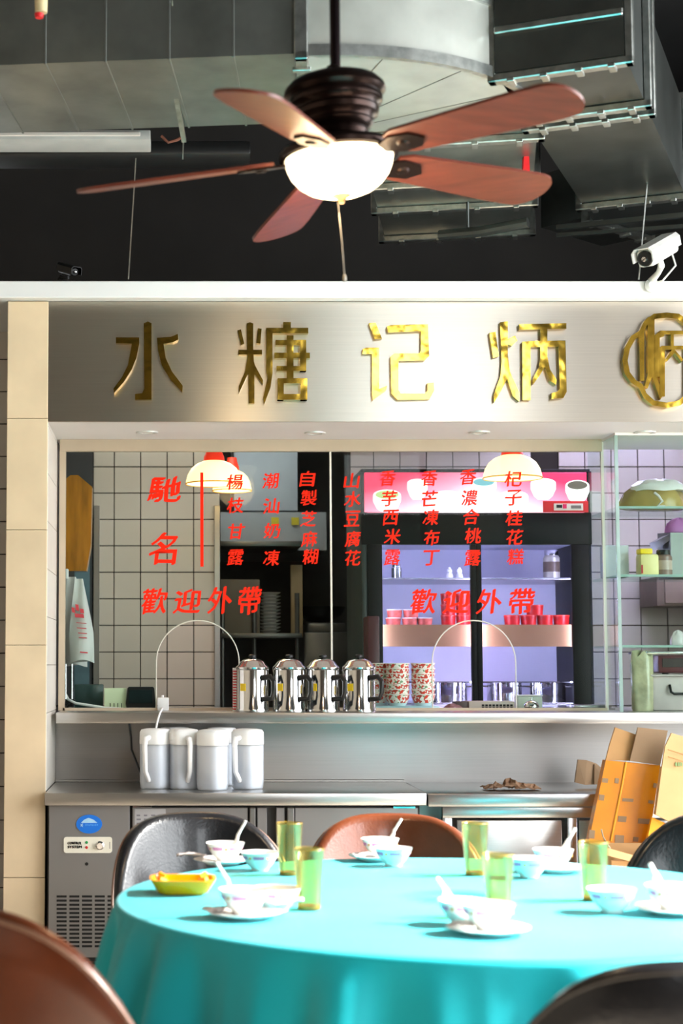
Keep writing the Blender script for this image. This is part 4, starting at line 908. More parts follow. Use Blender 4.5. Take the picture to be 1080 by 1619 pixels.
t = root('white_cup', (PX(837, 7.62), 7.62, Z_led), 'squat white container behind the chrome bell', 'container')
obj('body', MB().box(PX(817, 7.62), PX(856, 7.62), 7.62, 7.72, Z_led, PZ(1101, 7.62), .006), mat('pale_mint', '#d5ddd0', .4), t)
obj('lid', MB().box(PX(816, 7.615), PX(857, 7.615), 7.615, 7.725, PZ(1101, 7.62), PZ(1099, 7.62), .002, seg=1), M_white, t)
t = root('service_bell', (PX(838.5, 7.46), 7.46, Z_led), 'chrome service bell on the ledge in front of the white container', 'bell')
obj('base', MB().lathe([(0, 0), (.036, 0), (.037, .006), (.03, .014), (0, .016)], 28), M_black, t, world=False)
obj('dome', MB().lathe([(.034, .014), (.033, .022), (.027, .034), (.016, .042), (0, .045)], 28), M_chrome, t, world=False)
obj('plunger', MB().lathe([(0, .044), (.003, .044), (.003, .052), (.006, .053), (.005, .058), (0, .059)], 14), M_chrome, t, world=False)
thing('steel_tray', MB().box(PX(868, 7.55), PX(968, 7.55), 7.52, 7.8, Z_led, Z_led + .006, .002, seg=1).box(PX(905, 7.6), PX(965, 7.6), 7.6, 7.75, Z_led + .006, Z_led + .02, .004), M_steelb, 'shallow steel tray on the ledge right of the bell', 'tray')

# ------------------------------------------------------------------ glass display cabinet at right
YC = 7.17
XC0 = PX(979, YC)
dc = root('display_cabinet', (XC0 + .5, YC, Z_led), 'frameless glass display cabinet with glass shelves at the right of the window', 'cabinet')
ztop = Z_sof - .012
obj('front_pane', MB().box(XC0, 2.8, YC, YC + .008, Z_led, ztop), M_cab, dc, smooth=False)
obj('side_pane', MB().box(XC0, XC0 + .008, YC + .009, YG + .25, Z_led, ztop), M_cab, dc, smooth=False)
obj('corner_edge', MB().box(XC0 - .003, XC0 + .011, YC - .003, YC + .011, Z_led, ztop), M_gedge, dc, smooth=False)
obj('corner_strip', MB().box(XCAB - .004, XCAB + .008, YG - .004, YG + .012, Z_led, ztop), M_warm_edge, dc, smooth=False)
obj('top', MB().box(XC0, 2.8, YC, YG + .25, ztop, ztop + .012), M_soffit, dc)
zsC = [PZ(y, YC) for y in (800, 908, 1020)]
for z in zsC:
    s = obj('shelf', MB().box(XC0 + .01, 2.79, YC + .012, YG + .24, z - .010, z), M_cab, dc, smooth=False)
    obj('shelf_edge', MB().box(XC0 + .01, 2.79, YC + .009, YC + .013, z - .010, z), M_gedge, s, smooth=False)
# contents, first shelf
def blob(name, cx_, zbase, Y, wpx, hpx, m, label, cat, seed=0, dep=.5, prof=None):
    rr = random.Random(seed); w_ = wpx / 2 * Y / F; h = hpx * Y / F; rings = []
    prof = prof or ((.80, 0), (1.0, .06), (.98, .3), (.86, .6), (.6, .85), (.25, .97), (.03, 1.0))
    ph = [rr.uniform(0, 6) for _ in range(4)]
    for q, z_ in prof:
        rings.append([(w_ * q * math.cos(a) * (1 + .07 * math.sin(3 * a + ph[0]) + .04 * math.sin(7 * a + ph[1] + z_ * 4)), w_ * dep * q * math.sin(a) * (1 + .08 * math.sin(4 * a + ph[2])), h * z_ * (1 + .05 * math.sin(5 * a + ph[3]))) for a in [2 * math.pi * k / 36 for k in range(36)]])
    t = root(name, (PX(cx_, Y), Y, zbase), label, cat)
    obj('sheet', MB().loft(rings), m, t, world=False, ang=50); return t
M_olive = mat('olive_food_film', '#a58a52', .25, var=.25, scale=7, bump=.3, bscale=18, coat=.3)
t = blob('wrapped_tray', 1040, zsC[0], 7.38, 106, 46, M_olive, 'plastic wrapped olive food parcel on the top glass shelf', 'parcel', 2)
obj('white_wrap', MB().loft([[(.13 * q * math.cos(a) + .02, .08 * q * math.sin(a), z_ + .004 * math.sin(5 * a)) for a in [2 * math.pi * k / 24 for k in range(24)]] for q, z_ in ((1, .085), (.95, .11), (.7, .132), (.2, .14))]), mat('cloudy_wrap', '#d9d0cf', .35), t, world=False)
obj('knot', MB().tube([(-.03, -.10, .07), (-.015, -.11, .055), (.0, -.115, .03), (-.02, -.112, .01), (.012, -.115, .008)], .006, 6), MATS['cloudy_wrap'], t, world=False)
# second shelf
Z2 = zsC[1]
boxthing('green_box', 953, 862, 990, 7.42, .10, mat('pale_green_pack', '#c4c2c8', .4, var=.06), 'pale blue green pack beside the cabinet corner', 'pack', z=Z2).location.x += .012
t = root('mixture_jar', (PX(1026, 7.36), 7.36, Z2), 'pale yellow jar with bright yellow cap on the middle glass shelf', 'jar')
w_ = .042; h_ = .125
obj('body', MB().box(-w_, w_, -w_, w_, 0, h_ * .8, .012), mat('pale_yellow_jar', '#e4cf92', .35, var=.1), t, world=False)
obj('cap', MB().box(-w_ * .95, w_ * .4, -w_ * .8, w_ * .8, h_ * .8, h_, .006), M_yel, t, world=False)
obj('label_patch', MB().box(-w_ * .95, -w_ * .75, -w_ - .001, -w_ + .001, .012, .05), mat('red_paint2', '#b0302a', .5), t, world=False)
jar(1052, Z2, 7.36, 26, 42, mat('dark_red_sauce', '#8b6f68', .2, var=.2), M_black, 'glass sauce jar with black lid on the middle glass shelf', band=mat('jar_pale', '#b59c90', .3))
t = root('steel_bin', (PX(1075, 7.45), 7.45, Z2), 'grey steel box with sloped front on the middle glass shelf', 'box')
obj('shell', MB().prism([(PX(1064, 7.42), 7.42, Z2), (PX(1064, 7.42), 7.62, Z2), (PX(1064, 7.42), 7.62, PZ(838, 7.42)), (PX(1064, 7.42), 7.42, PZ(842, 7.42))], (.3, 0, 0)), M_dimsteel, t)
obj('side_lip', MB().prism([P(1037, 856, 7.5), P(1064, 842, 7.42), P(1064, 850, 7.42), P(1040, 868, 7.5)], (0, .1, 0)), M_dimsteel, t)
blob('pink_bag', 1078, PZ(841, 7.42), 7.5, 44, 24, mat('pink_film', '#d98ccf', .25, tl=.3, var=.15), 'pink plastic bag on top of the grey steel box', 'bag', 5)
# lower: wall unit, scale, containers
t = root('wall_cupboard', (PX(1100, 8.9), 8.9, PZ(958, 8.9)), 'grey brown wall cupboard on the tiles behind the cabinet', 'cupboard')
obj('body', MB().box(PX(1040, 8.95), PX(1190, 8.95), 8.95, 9.28, PZ(958, 8.95), PZ(912, 8.95), .004), mat('taupe_laminate', '#7a6a60', .5), t)
obj('door', MB().box(PX(1052, 8.95), PX(1110, 8.95), 8.935, 8.95, PZ(954, 8.95), PZ(914, 8.95), .003), mat('taupe_light', '#8d7c71', .5), t)
blob('tied_bag', 1072, zsC[2], 7.45, 26, 24, mat('clear_white_film', '#d9cccc', .2), 'small tied white plastic bag on the lowest glass shelf', 'bag', 8)
t = root('kitchen_scale', (PX(1065, 7.45), 7.45, 1.2), 'dark red kitchen scale with flat steel tray inside the cabinet', 'scale')
zw = PZ(1066, 7.38)
obj('body', MB().box(PX(1040, 7.38), PX(1110, 7.38), 7.38, 7.58, zw + .006, PZ(1036, 7.38), .006), mat('dark_red_scale', '#5d2129', .35), t)
obj('panel', MB().box(PX(1046, 7.379), PX(1104, 7.379), 7.375, 7.381, PZ(1055, 7.38), PZ(1041, 7.38), .001, seg=1), mat('scale_panel', '#3a2c2c', .2), t)
obj('tray', MB().box(PX(1018, 7.36), PX(1118, 7.36), 7.34, 7.62, PZ(1034, 7.36), PZ(1030, 7.36), .003), M_steelb, t)
obj('foot', MB().lathe([(0, 0), (.014, 0), (.011, .012), (0, .012)], 14, Matrix.Translation((PX(1050, 7.4), 7.4, zw))), M_black, t)
t = root('storage_bin', (PX(1070, 7.4), 7.4, Z_led), 'pinkish white storage bin with black handle under the scale', 'bin')
obj('body', MB().box(PX(1030, 7.34), PX(1120, 7.34), 7.34, 7.62, Z_led, zw - .008, .012), mat('pinkish_white', '#c9b6b4', .45), t)
obj('lid', MB().box(PX(1028, 7.33), PX(1122, 7.33), 7.33, 7.63, zw - .01, zw, .003), mat('pinkish_white2', '#c0adab', .45), t)
obj('handle', MB().tube([P(1059, 1083, 7.335), P(1061, 1094, 7.32), P(1066, 1097, 7.32), P(1095, 1097, 7.32)], .006, 8), M_black, t)
blob('green_bag', 1013, Z_led, 7.36, 36, 92, mat('pale_green_film', '#b0a688', .2, var=.3, scale=14, bump=.5, bscale=22, coat=.4), 'tall pale green plastic bag leaning beside the storage bin', 'bag', 11, .7, ((.85, 0), (.95, .04), (.97, .5), (.99, .9), (.93, .97), (.5, .99), (.1, .985)))

# ------------------------------------------------------------------ water jugs on the worktop
M_jug = glassmat('frosted_jug', '#f2f5f8', .5, .15, body=.45, bodycol='#fbfcfe'); M_water = mat('jug_water', '#ecf0f7', .2, var=.02)
M_jlid = mat('jug_lid_white', '#f1f1f0', .35, var=.02)
def sq(r, z, n_=28, p=3.2, yk=1.0):
    out = []
    for k in range(n_):
        a = 2 * math.pi * k / n_; c, s = math.cos(a), math.sin(a)
        q = (abs(c) ** p + abs(s) ** p) ** (-1 / p); out.append((r * q * c, r * yk * q * s, z))
    return out
def jug():
    t = root('water_jug', (0, 0, 0), '', 'jug', 'white water jugs on the worktop'); h = .252; r = .0595
    obj('body', MB().loft([sq(r * .88, 0), sq(r * .95, .006), sq(r, .03), sq(r, h * .74), sq(r * .97, h * .76)]), M_jug, t, world=False, ang=50)
    obj('water', MB().loft([sq(r * .84, .006), sq(r * .92, .03), sq(r * .92, h * .72)]), M_water, t, world=False, ang=50)
    l = obj('lid', MB().loft([sq(r * 1.0, h * .74), sq(r * 1.02, h * .76), sq(r * 1.01, h * .94), sq(r * .9, h * .985), sq(r * .6, h)]), M_jlid, t, world=False, ang=50)
    for i in range(4): obj('rib', MB().box(-.022 + i * .012, -.016 + i * .012, -r * 1.06, -r * .98, h * .80, h * .93, .001, seg=1), M_jlid, l, world=False)
    obj('handle', MB().tube([(r * .9, 0, h * .86), (r + .026, 0, h * .84), (r + .034, 0, h * .74), (r + .028, 0, h * .3), (r * .95, 0, h * .14)], [.012, .012, .011, .010, .010], 10), M_jlid, t, world=False)
    return t
j0 = jug()
jl = [(246, 7.0, R(-118), 'leftmost white water jug, with the white cord above it'), (291, 6.98, R(-75), 'second white water jug from the left'), (336, 6.90, R(60), 'front middle white water jug, nearest the worktop edge'),
      (391, 6.97, R(232), 'rightmost white water jug, handle turned to the left'), (276, 7.20, R(40), 'white water jug half hidden behind the two left jugs'), (350, 7.16, R(60), 'white water jug half hidden behind the front middle jug')]
for i, (x, y, rz, l) in enumerate(jl):
    if i == 0: j0.location = (PX(x, y), y, Z_wt); j0.rotation_euler = (0, 0, rz); j0['label'] = l
    else: dup(j0, (PX(x, y), y, Z_wt), rz, l)

# ------------------------------------------------------------------ crumpled paper and cardboard
M_card = mat('cardboard', '#b98d5c', .8, var=.12, scale=6); M_cardd = mat('cardboard_grey', '#94785c', .85, var=.1, scale=6); M_tape = mat('amber_tape', '#cf7f06', .3, var=.22, scale=5, coat=.3)
M_cardl = mat('cardboard_light', '#d2ab78', .8, var=.1, scale=6)
def crumple(name, cx_, cy_, Y, w_, d__, h, m, label, cat, seed):
    rr = random.Random(seed); mb = MB(); n_ = 18; c = P(cx_, cy_, Y); g = []
    for i in range(n_):
        row = []
        for j in range(8):
            u, v_ = i / (n_ - 1) - .5, j / 7 - .5
            row.append((c.x + u * w_ + rr.uniform(-.008, .008), Y + v_ * d__ + rr.uniform(-.008, .008), Z_wt + .003 + h * rr.random() * (1 - abs(u) * 1.3) * (1 - abs(v_)) ))
        g.append(row)
    mb.loft(g, closed=False, caps=False); o = thing(name, mb, m, label, cat, smooth=False)
    md = o.modifiers.new('thickness', 'SOLIDIFY'); md.thickness = .003
    return o
crumple('crumpled_paper', 808, 1243, 6.95, .225, .10, .055, mat('brown_kraft', '#8a6a52', .85, var=.35, scale=14), 'crumpled brown paper scraps lying on the steel work table', 'paper', 3)
t = root('torn_carton', (PX(935, 7.05), 7.05, Z_wt), 'torn piece of brown carton leaning at the back of the work table', 'carton')
obj('panel', MB().prism([P(909, 1237, 7.08), P(914, 1201, 7.2), P(928, 1202, 7.2), P(943, 1207, 7.2), P(951, 1214, 7.18), P(950, 1240, 7.08), P(925, 1241, 7.06)], (0, .012, 0)), M_cardd, t, smooth=False)
obj('flap', MB().prism([P(940, 1208, 7.18), P(955, 1216, 7.15), P(955, 1238, 7.05), P(940, 1240, 7.05)], (0, .008, 0)), M_cardd, t, smooth=False)
# leaning amber taped flattened carton
def lean(pts, Yb, Yt, yb=1400, yt=1150, th=.012):
    return [P(x, y, Yb + (Yt - Yb) * (yb - y) / (yb - yt)) for x, y in pts], (0, th, 0)
t = root('taped_carton', (PX(985, 6.5), 6.45, 0), 'tall flattened carton covered in amber tape leaning on the work table', 'carton')
obj('body', MB().prism(*lean([(958, 1202), (1044, 1210), (1032, 1290), (1015, 1345), (1000, 1420), (985, 1560), (905, 1560), (930, 1335)], 6.5, 6.68, th=.05)), M_tape, t, smooth=False)
obj('back_flap', MB().prism(*lean([(973, 1150), (1010, 1163), (1002, 1203), (958, 1202), (964, 1178)], 6.5, 6.70)), M_card, t, smooth=False)
obj('front_flap', MB().prism(*lean([(1009, 1150), (1056, 1155), (1044, 1210), (996, 1203)], 6.49, 6.67)), M_cardd, t, smooth=False)
for x, y, w_, h_ in ((953, 1230, 9, 8), (973, 1230, 6, 9), (985, 1262, 17, 6), (978, 1290, 13, 10), (1010, 1294, 18, 9), (973, 1320, 14, 22), (948, 1256, 8, 10), (1034, 1238, 5, 8), (1026, 1265, 8, 6), (932, 1312, 9, 14), (1002, 1323, 8, 8)):
    pts, vec = lean([(x, y), (x + w_, y + 1), (x + w_ - 1, y + h_), (x - 1, y + h_ - 1)], 6.497, 6.677, th=.003)
    obj('bare_patch', MB().prism(pts, vec), M_cardd, t, smooth=False)
obj('crease', MB().tube(lean([(990, 1205), (984, 1240), (974, 1290), (966, 1330)], 6.497, 6.677)[0], .004, 6), mat('amber_tape_edge', '#eaa63a', .25), t)
t = root('flattened_carton', (PX(1075, 6.35), 6.35, 0), 'light brown flattened carton at the right edge over the taped one', 'carton')
obj('body', MB().prism(*lean([(1047, 1212), (1100, 1228), (1110, 1322), (1080, 1310), (1037, 1288)], 6.40, 6.56, th=.03)), M_cardl, t, smooth=False)
obj('flap', MB().prism(*lean([(1062, 1159), (1100, 1170), (1100, 1228), (1047, 1212), (1052, 1180)], 6.40, 6.58)), M_cardl, t, smooth=False)
for y in (1185, 1196): obj('fold_line', MB().tube(lean([(1056, y), (1078, y + 7), (1098, y + 12)], 6.398, 6.56)[0], .0025, 5), M_card, t)
for i in range(3): obj('green_print', MB().prism(*lean([(1068 + i * 4, 1205), (1071 + i * 4, 1206), (1071 + i * 4, 1212), (1068 + i * 4, 1211)], 6.396, 6.572, th=.002)), mat('green_ink', '#86a06a', .7), t, smooth=False)
t = root('amber_carton', (PX(1040, 6.42), 6.42, 0), 'bright amber taped carton panel below the light brown carton', 'carton')
obj('body', MB().prism(*lean([(1031, 1292), (1090, 1318), (1095, 1560), (990, 1560), (1008, 1400)], 6.42, 6.6, th=.02)), mat('amber_bright', '#f0a410', .35, var=.12, scale=5), t, smooth=False)
obj('bare_corner', MB().prism(*lean([(1052, 1302), (1068, 1308), (1066, 1326), (1056, 1330), (1046, 1312)], 6.416, 6.596, th=.003)), M_card, t, smooth=False)
obj('green_print', MB().prism(*lean([(1054, 1306), (1059, 1308), (1058, 1318), (1053, 1316)], 6.413, 6.593, th=.003)), MATS['green_ink'], t, smooth=False)
t = root('open_carton', (PX(1000, 6.2), 6.2, 0), 'open brown carton on the floor in front of the taped carton', 'carton')
xa, xb = PX(948, 6.1), PX(1050, 6.1)
zt1 = PZ(1345, 6.05)
for nm, a in (('front_wall', (xa, xb, 6.0, 6.012, 0, zt1 - .03)), ('back_wall', (xa, xb, 6.30, 6.312, 0, zt1)), ('side_wall', (xa, xa + .012, 6.012, 6.30, 0, zt1)), ('side_wall', (xb - .012, xb, 6.012, 6.30, 0, zt1 - .02)), ('bottom', (xa, xb, 6.012, 6.30, 0, .012))):
    obj(nm, MB().box(*a), M_card, t)
obj('front_flap', MB().prism([P(958, 1340, 6.0), P(1036, 1362, 6.0), P(1036, 1372, 5.98), P(958, 1352, 5.98)], (0, .01, 0)), M_card, t)
obj('strap', MB().tube([P(951, 1312, 6.3), P(954, 1324, 6.2), P(960, 1334, 6.1), P(965, 1342, 6.0)], .003, 6), mat('pale_strap', '#c9b9a0', .5), t)

# ------------------------------------------------------------------ round table and cloth
ZT = .765; RT = .84
tc_ = G(737, 1425, ZT); CT = Vector((tc_.x, 4.03, 0))
t = root('round_table', CT, 'round dining table standing under the turquoise cloth', 'table')
obj('tabletop', MB().lathe([(0, .72), (RT - .02, .72), (RT - .012, .73), (RT - .012, .752), (0, .752)], 64), mat('table_wood', '#8a6a4a', .5), t, world=False)
obj('pedestal', MB().lathe([(.06, .72), (.06, .12), (.08, .08), (.3, .03), (.32, 0), (0, 0)], 24), M_black, t, world=False)
rings = []; NA = 432
rr = random.Random(4); phs = [rr.uniform(0, 6.28) for _ in range(6)]
def fold(a):
    q = math.sin(22 * a + phs[0] + .9 * math.sin(3 * a + phs[1]))
    return .55 * math.copysign(abs(q) ** .8, q) + .28 * math.sin(35 * a + phs[2] + .8 * math.sin(2 * a)) + .35 * math.sin(9 * a + phs[3])
for q in (.02, .2, .45, .7, .9, .97):
    rings.append([(RT * q * math.cos(a), RT * q * math.sin(a), ZT + .0012 * math.sin(9 * a + q * 7) * q) for a in [2 * math.pi * k / NA for k in range(NA)]])
for i in range(5):
    b = math.pi / 2 * i / 4
    rings.append([((RT - .012 + .014 * math.sin(b)) * math.cos(a), (RT - .012 + .014 * math.sin(b)) * math.sin(a), ZT - .014 * (1 - math.cos(b))) for a in [2 * math.pi * k / NA for k in range(NA)]])
ND = 16
for i in range(1, ND + 1):
    s_ = i / ND; z_ = ZT - .014 - .66 * s_
    rg = []
    for k in range(NA):
        a = 2 * math.pi * k / NA; f_ = fold(a)
        r = RT + .002 + .12 * s_ ** .9 + .095 * (s_ ** .6) * f_
        rg.append((r * math.cos(a + .012 * s_ * f_), r * math.sin(a + .012 * s_ * f_), z_ + .012 * f_ * s_))
    rings.append(rg)
mb = MB(); mb.loft(rings, True, False); mb.face([Vector(p) for p in rings[0]])
M_teal = mat('turquoise_cloth', '#00b2be', .58, spec=.35, var=.05, scale=3, bump=.05, bscale=220, sheen=.15)
me = mb.mesh('tablecloth', True, 60); o = bpy.data.objects.new('tablecloth', me); COL.objects.link(o); me.materials.append(M_teal); o.location = CT
md = o.modifiers.new('thickness', 'SOLIDIFY'); md.thickness = .0015; md.offset = 1
tag(o, 'turquoise tablecloth draped in folds over the round table', 'tablecloth')
ZC_ = ZT + .003

# ------------------------------------------------------------------ chairs
M_blk = mat('black_leather', '#161619', .3, coat=.3, var=.2, scale=14, bump=.12, bscale=120); M_brn = mat('brown_leather', '#562812', .3, coat=.3, var=.28, scale=6, bump=.1, bscale=120)
M_pipb = mat('dark_piping', '#120d0b', .4); M_pipt = mat('tan_piping', '#7b5a48', .4); M_leg = mat('chair_leg_metal', '#181818', .35, .6)
def chair(label, m, mp_, loc, rz, top=.86, seat_m=None):
    """front of the seat towards local +Y, curved back at -Y"""
    t = root('tub_chair', loc, label, 'chair', 'leather chairs around the round table', rz)
    NU = 32; rings = []; edge = []
    for i in range(NU + 1):
        u = -1 + 2 * i / NU; th = u * R(78); Rr = .245
        zt_ = top - .30 * abs(u) ** 3.2; zb_ = .43
        tk = .05 * (1 - .35 * abs(u) ** 4)
        c = Vector((Rr * math.sin(th) * 1.02, -Rr * math.cos(th), 0)); nr = Vector((math.sin(th), -math.cos(th), 0))
        rg = []
        NV = 7
        for j in range(NV + 1):      # outer face upwards
            q = j / NV; z = zb_ + (zt_ - .02 - zb_) * q
            rg.append(c + nr * (tk * .5 + .05 * q) + Vector((0, 0, z)))
        for j in range(1, 4):        # rounded top
            b = math.pi * j / 4; rg.append(c + nr * (tk * .5 * math.cos(b) + .05) + Vector((0, 0, zt_ - .02 + .024 * math.sin(b))))
        for j in range(NV + 1):
            q = 1 - j / NV; z = zb_ + (zt_ - .02 - zb_) * q
            rg.append(c + nr * (-tk * .5 + .05 * q + .012 * math.sin(math.pi * q) * -1) + Vector((0, 0, z)))
        rings.append(rg); edge.append(c + nr * (tk * .5 + .047) + Vector((0, 0, zt_ - .010)))
    bk = obj('backrest', MB().loft(rings), m, t, world=False, ang=60)
    obj('piping', MB().tube(edge, .005, 8), mp_, bk, world=False)
    prof = [(.0, .36), (.20, .36), (.228, .375), (.236, .41), (.228, .445), (.20, .462), (.1, .475), (0, .478)]
    obj('seat', MB().lathe(prof, 40, Matrix.Scale(1.02, 4, (0, 1, 0)) @ Matrix.Translation((0, .01, 0))), seat_m or m, t, world=False, ang=60)
    for sx in (-1, 1):
        for sy in (-1, 1):
            obj('leg', MB().tube([(sx * .15, sy * .14, .365), (sx * .21, sy * .20, 0)], [.016, .010], 10), M_leg, t, world=False)
    return t
def at(px, Y): return (PX(px, Y, 1300), Y, 0)
c1_ = at(338, 5.17); chair('black leather chair behind the table at left, facing the viewer', M_blk, M_pipt, c1_, R(180) + .25, .842)
c2_ = at(630, 5.20); chair('brown leather chair behind the table in the middle', M_brn, M_pipt, c2_, R(180) - .05, .835)
c3_ = (1.55, 4.92, 0); chair('black leather chair at the right edge behind the table', M_blk, M_pipb, c3_, R(137), .87)
chair('brown leather chair cut off at the lower left corner', M_brn, M_pipt, (-.13, 3.20, 0), R(-55), .895)
chair('black leather chair in the lower right corner with its back to the viewer', M_blk, M_pipb, (PX(985, 2.85, 1300) + .03, 2.86, 0), R(8), .875)

# ------------------------------------------------------------------ tableware
M_por = mat('white_porcelain', '#f3f1ec', .18, var=.02); M_band = mat('mauve_band', '#cf86b4', .25, var=.1); M_ora = mat('orange_motif', '#d9a24a', .3)
M_glassc = glassmat('amber_green_glass', '#f4eccb', .7, .05, body=.07, bodycol='#d8cc80'); M_rimg = mat('amber_rim', '#a07a28', .2, var=.1)
def mk_bowl(label, loc, s=1.0, rz=0):
    t = root('rice_bowl', loc, label, 'bowl', 'porcelain bowls on the round table', rz)
    obj('body', MB().lathe([(0, 0), (.024, 0), (.026, .006), (.034, .014), (.046, .032), (.0545, .051), (.056, .053), (.053, .052), (.044, .033), (.032, .016), (0, .011)], 40, Matrix.Scale(s, 4)), M_por, t, world=False, ang=60)
    for k in range(6):
        a0 = k * math.pi / 3; pts = []
        for half, m_, dz0, dz1 in ((.32, M_band, .034, .043), ):
            rg = []
            for i in range(7):
                a = a0 - half + 2 * half * i / 6
                rg.append([(q * math.cos(a) * s, q * math.sin(a) * s, z * s) for q, z in ((.0480, dz0), (.0517, dz1))])
            obj('band', MB().loft(rg, False, False), m_, t, world=False)
        a = a0 + math.pi / 6
        obj('motif', MB().lathe([(0, .001), (.0045 * s, .0)], 10, Matrix.Translation((.0502 * math.cos(a) * s, .0502 * math.sin(a) * s, .0385 * s)) @ Matrix.Rotation(a, 4, 'Z') @ Matrix.Rotation(R(66), 4, 'Y')), M_ora, t, world=False)
    return t
def mk_plate(label, loc, r=.083):
    t = root('side_plate', loc, label, 'plate', 'porcelain plates on the round table')
    obj('body', MB().lathe([(0, 0), (r * .55, 0), (r * .6, .004), (r * .97, .013), (r, .015), (r * .97, .0155), (r * .6, .008), (0, .006)], 44), M_por, t, world=False, ang=60)
    obj('rim_line', MB().lathe([(r * .86, .0128), (r * .90, .0139)], 44), M_band, t, world=False)
    return t
def mk_spoon(label, base, tip):
    """soup spoon: scoop at base, handle rising to tip"""
    base, tip = Vector(base), Vector(tip); d = (tip - base); L_ = d.length; q = d.to_track_quat('X', 'Z').to_matrix().to_4x4(); Mx = Matrix.Translation(base) @ q
    t = root('soup_spoon', base, label, 'spoon', 'porcelain soup spoons')
    prof = ((0.0, .004), (.006, .015), (.02, .021), (.036, .019), (.046, .010), (.055, .0065), (L_ * .75, .006), (L_ * .95, .0085), (L_, .005))
    rgs = [[(x, w_ * math.cos(a), .004 * math.sin(a) + (-.004 if x < .045 else 0)) for a in [2 * math.pi * k / 12 for k in range(12)]] for x, w_ in prof]
    obj('body', MB().loft(rgs, M=Mx), M_por, t, ang=60); return t
def mk_glass(label, loc, s=1.0):
    t = root('tumbler', loc, label, 'glass', 'amber green tumblers on the round table')
    N_ = 40
    def ring_(r, z, f=.0): return [(r * (1 + f * math.cos(10 * a)) * math.cos(a) * s, r * (1 + f * math.cos(10 * a)) * math.sin(a) * s, z * s) for a in [2 * math.pi * k / N_ for k in range(N_)]]
    obj('body', MB().loft([ring_(.0, .008), ring_(.024, .008), ring_(.0265, .02), ring_(.0335, .136), ring_(.0355, .137), ring_(.0345, .12, .006), ring_(.031, .06, .018), ring_(.0285, .012, .018), ring_(.027, 0), ring_(0, 0)], caps=False), M_glassc, t, world=False, ang=60)
    obj('rim', MB().tube(ring_(.0345, .137), .0014 * s, 6, closed=True), M_rimg, t, world=False)
    obj('base', MB().lathe([(0, .001), (.0265 * s, .001), (.0262 * s, .009), (0, .009)], 30), mat('amber_base', '#a98a2c', .2), t, world=False)
def mk_napkin(label, c, ang, w_=.07, d_=.035, kind='tissue_pack'):
    rr_ = random.Random(int(c.x * 1000)); mb = MB(); g = []
    for i in range(8):
        row = []
        for j in range(5):
            u, v_ = i / 7 - .5, j / 4 - .5
            x, y = u * w_, v_ * d_
            row.append((c.x + x * math.cos(ang) - y * math.sin(ang), c.y + x * math.sin(ang) + y * math.cos(ang), c.z + .003 + rr_.uniform(0, .012) * (1 - abs(u)) ))
        g.append(row)
    mb.loft(g, False, False); o = thing('wet_wipe_pack', mb, mat('pack_pink_white', '#f0dcd8', .35, var=.25, scale=30), label, 'packet', 'wipe packets on the plates', smooth=True, ang=60)
    md = o.modifiers.new('thickness', 'SOLIDIFY'); md.thickness = .003
def tb(px, py, dz=0.): 
    v = G(px, py, ZC_); return Vector((v.x, v.y, ZC_ + dz))
PL = .008
# seat 1 (rear left)
p_ = tb(352, 1366); mk_plate('white plate at the seat of the rear left black chair', p_); b_ = p_ + Vector((.008, .0, PL))
mk_bowl('porcelain bowl with spoon in front of the rear left black chair', b_, .98); mk_spoon('white spoon standing in the bowl at the rear left black chair', b_ + Vector((.012, .005, .03)), b_ + Vector((.058, .01, .112)))
mk_bowl('small bowl on the cloth right of the rear left bowl', tb(411, 1376), .95, .4)
mk_napkin('pink packet on the cloth left of the rear left plate', tb(303, 1363, .012), .0, .085, .03)
# seat 2 (left front)
p_ = tb(387, 1451); mk_plate('white plate on the cloth right of the yellow dish', p_, .085); b_ = p_ + Vector((-.002, .0, PL))
mk_bowl('porcelain bowl with spoon right of the yellow dish', b_, 1.04, .3); mk_spoon('white spoon leaning left in the bowl near the yellow dish', b_ + Vector((-.01, .005, .035)), b_ + Vector((-.062, .0, .115)))
mk_bowl('bowl touching the two left tumblers behind the front left bowl', tb(438, 1440), 1.0, .1)
mk_napkin('pink packet on the plate near the yellow dish', tb(343, 1449, .012), .5, .07, .03)
mk_spoon('white spoon lying between the front left bowls and the tumbler', tb(430, 1446, .03), tb(480, 1446, .034))
# seat 3 (rear middle)
p_ = tb(592, 1360); mk_plate('white plate at the seat of the rear brown chair', p_, .075); b_ = p_ + Vector((.02, .02, PL))
mk_bowl('porcelain bowl with spoon in front of the rear brown chair', b_, .98, .2); mk_spoon('white spoon standing in the bowl at the rear brown chair', b_ + Vector((.015, .0, .035)), b_ + Vector((.062, .0, .108)))
mk_bowl('small bowl in front of the bowl at the rear brown chair', tb(622, 1369), .96, .5)
mk_napkin('pink packet left of the bowls at the rear brown chair', tb(572, 1362, .014), .4, .06, .04)
# seat 4 (rear right)
p_ = tb(880, 1378); mk_plate('white plate on the far right of the table behind the tumblers', p_, .08); b_ = p_ + Vector((-.008, .0, PL))
mk_bowl('porcelain bowl with spoon on the far right plate behind the tumblers', b_, .99, .1); mk_spoon('pale spoon leaning right in the far right bowl', b_ + Vector((.015, .0, .035)), b_ + Vector((.064, .01, .108)))
mk_bowl('bowl on the cloth between two tumblers at rear right', tb(837, 1387), .97, .6)
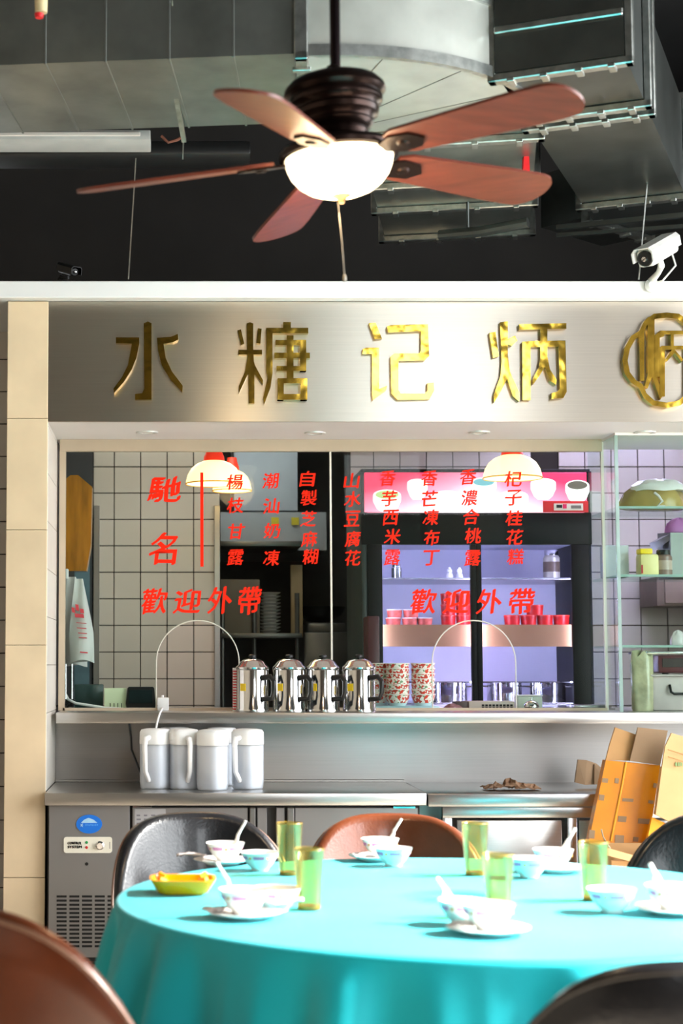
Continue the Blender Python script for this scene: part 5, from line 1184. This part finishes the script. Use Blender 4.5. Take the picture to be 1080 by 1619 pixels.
# seat 5 (front middle)
p_ = tb(772, 1476); mk_plate('white plate at the front of the table near the nearest tumbler', p_, .088); b_ = p_ + Vector((.0, .0, PL))
mk_bowl('porcelain bowl on the front plate beside the nearest tumbler', b_, 1.02, .15)
mk_bowl('bowl half hidden behind the front plate, with a white spoon', tb(732, 1461), .98, .4); q_ = tb(732, 1461)
mk_spoon('white spoon leaning left in the front bowl', q_ + Vector((-.01, .0, .035)), q_ + Vector((-.05, .03, .095)))
mk_napkin('pink packet on the front plate', tb(733, 1474, .013), -.4, .06, .028)
# seat 6 (right front)
mk_bowl('bowl standing alone on the cloth in front of the right tumbler', tb(968, 1442), 1.0, .5)
p_ = tb(1066, 1444); mk_plate('white plate cut by the right edge of the view', p_, .09); b_ = p_ + Vector((-.005, .0, PL))
mk_bowl('porcelain bowl with spoon at the right edge of the view', b_, 1.04, .25); mk_spoon('white spoon leaning left in the bowl at the right edge', b_ + Vector((-.012, .0, .04)), b_ + Vector((-.05, -.01, .105)))
# tumblers
for x, y, l in ((458, 1386, 'rear one of the two left tumblers'), (489, 1440, 'front one of the two left tumblers'), (752, 1386, 'tumbler behind the nearest one, in front of the work table'), (789, 1452, 'nearest tumbler, beside the front bowl'), (940, 1426, 'rightmost tumbler, in front of the cartons')):
    mk_glass('amber green %s' % l, tb(x, y - 3))
# yellow dish
t = root('yellow_dish', tb(289, 1412), 'bright yellow plastic ashtray dish on the left of the table', 'dish')
M_yd = mat('yellow_plastic', '#ffa000', .25, var=.04)
def oct_(r, z, p=5): return [(x * 1.0, y * .85, z_) for x, y, z_ in sq(r, z, 32, p)]
obj('body', MB().loft([oct_(.05, 0), oct_(.062, .006), oct_(.079, .034), oct_(.081, .038), oct_(.073, .038), oct_(.058, .011), oct_(.04, .009)]), M_yd, t, world=False, ang=40)
for k in range(4):
    a = math.pi / 4 + k * math.pi / 2
    obj('rest', MB().tube([(.06 * math.cos(a), .05 * math.sin(a), .033), (.082 * math.cos(a), .069 * math.sin(a), .04)], .007, 8), M_yd, t, world=False)
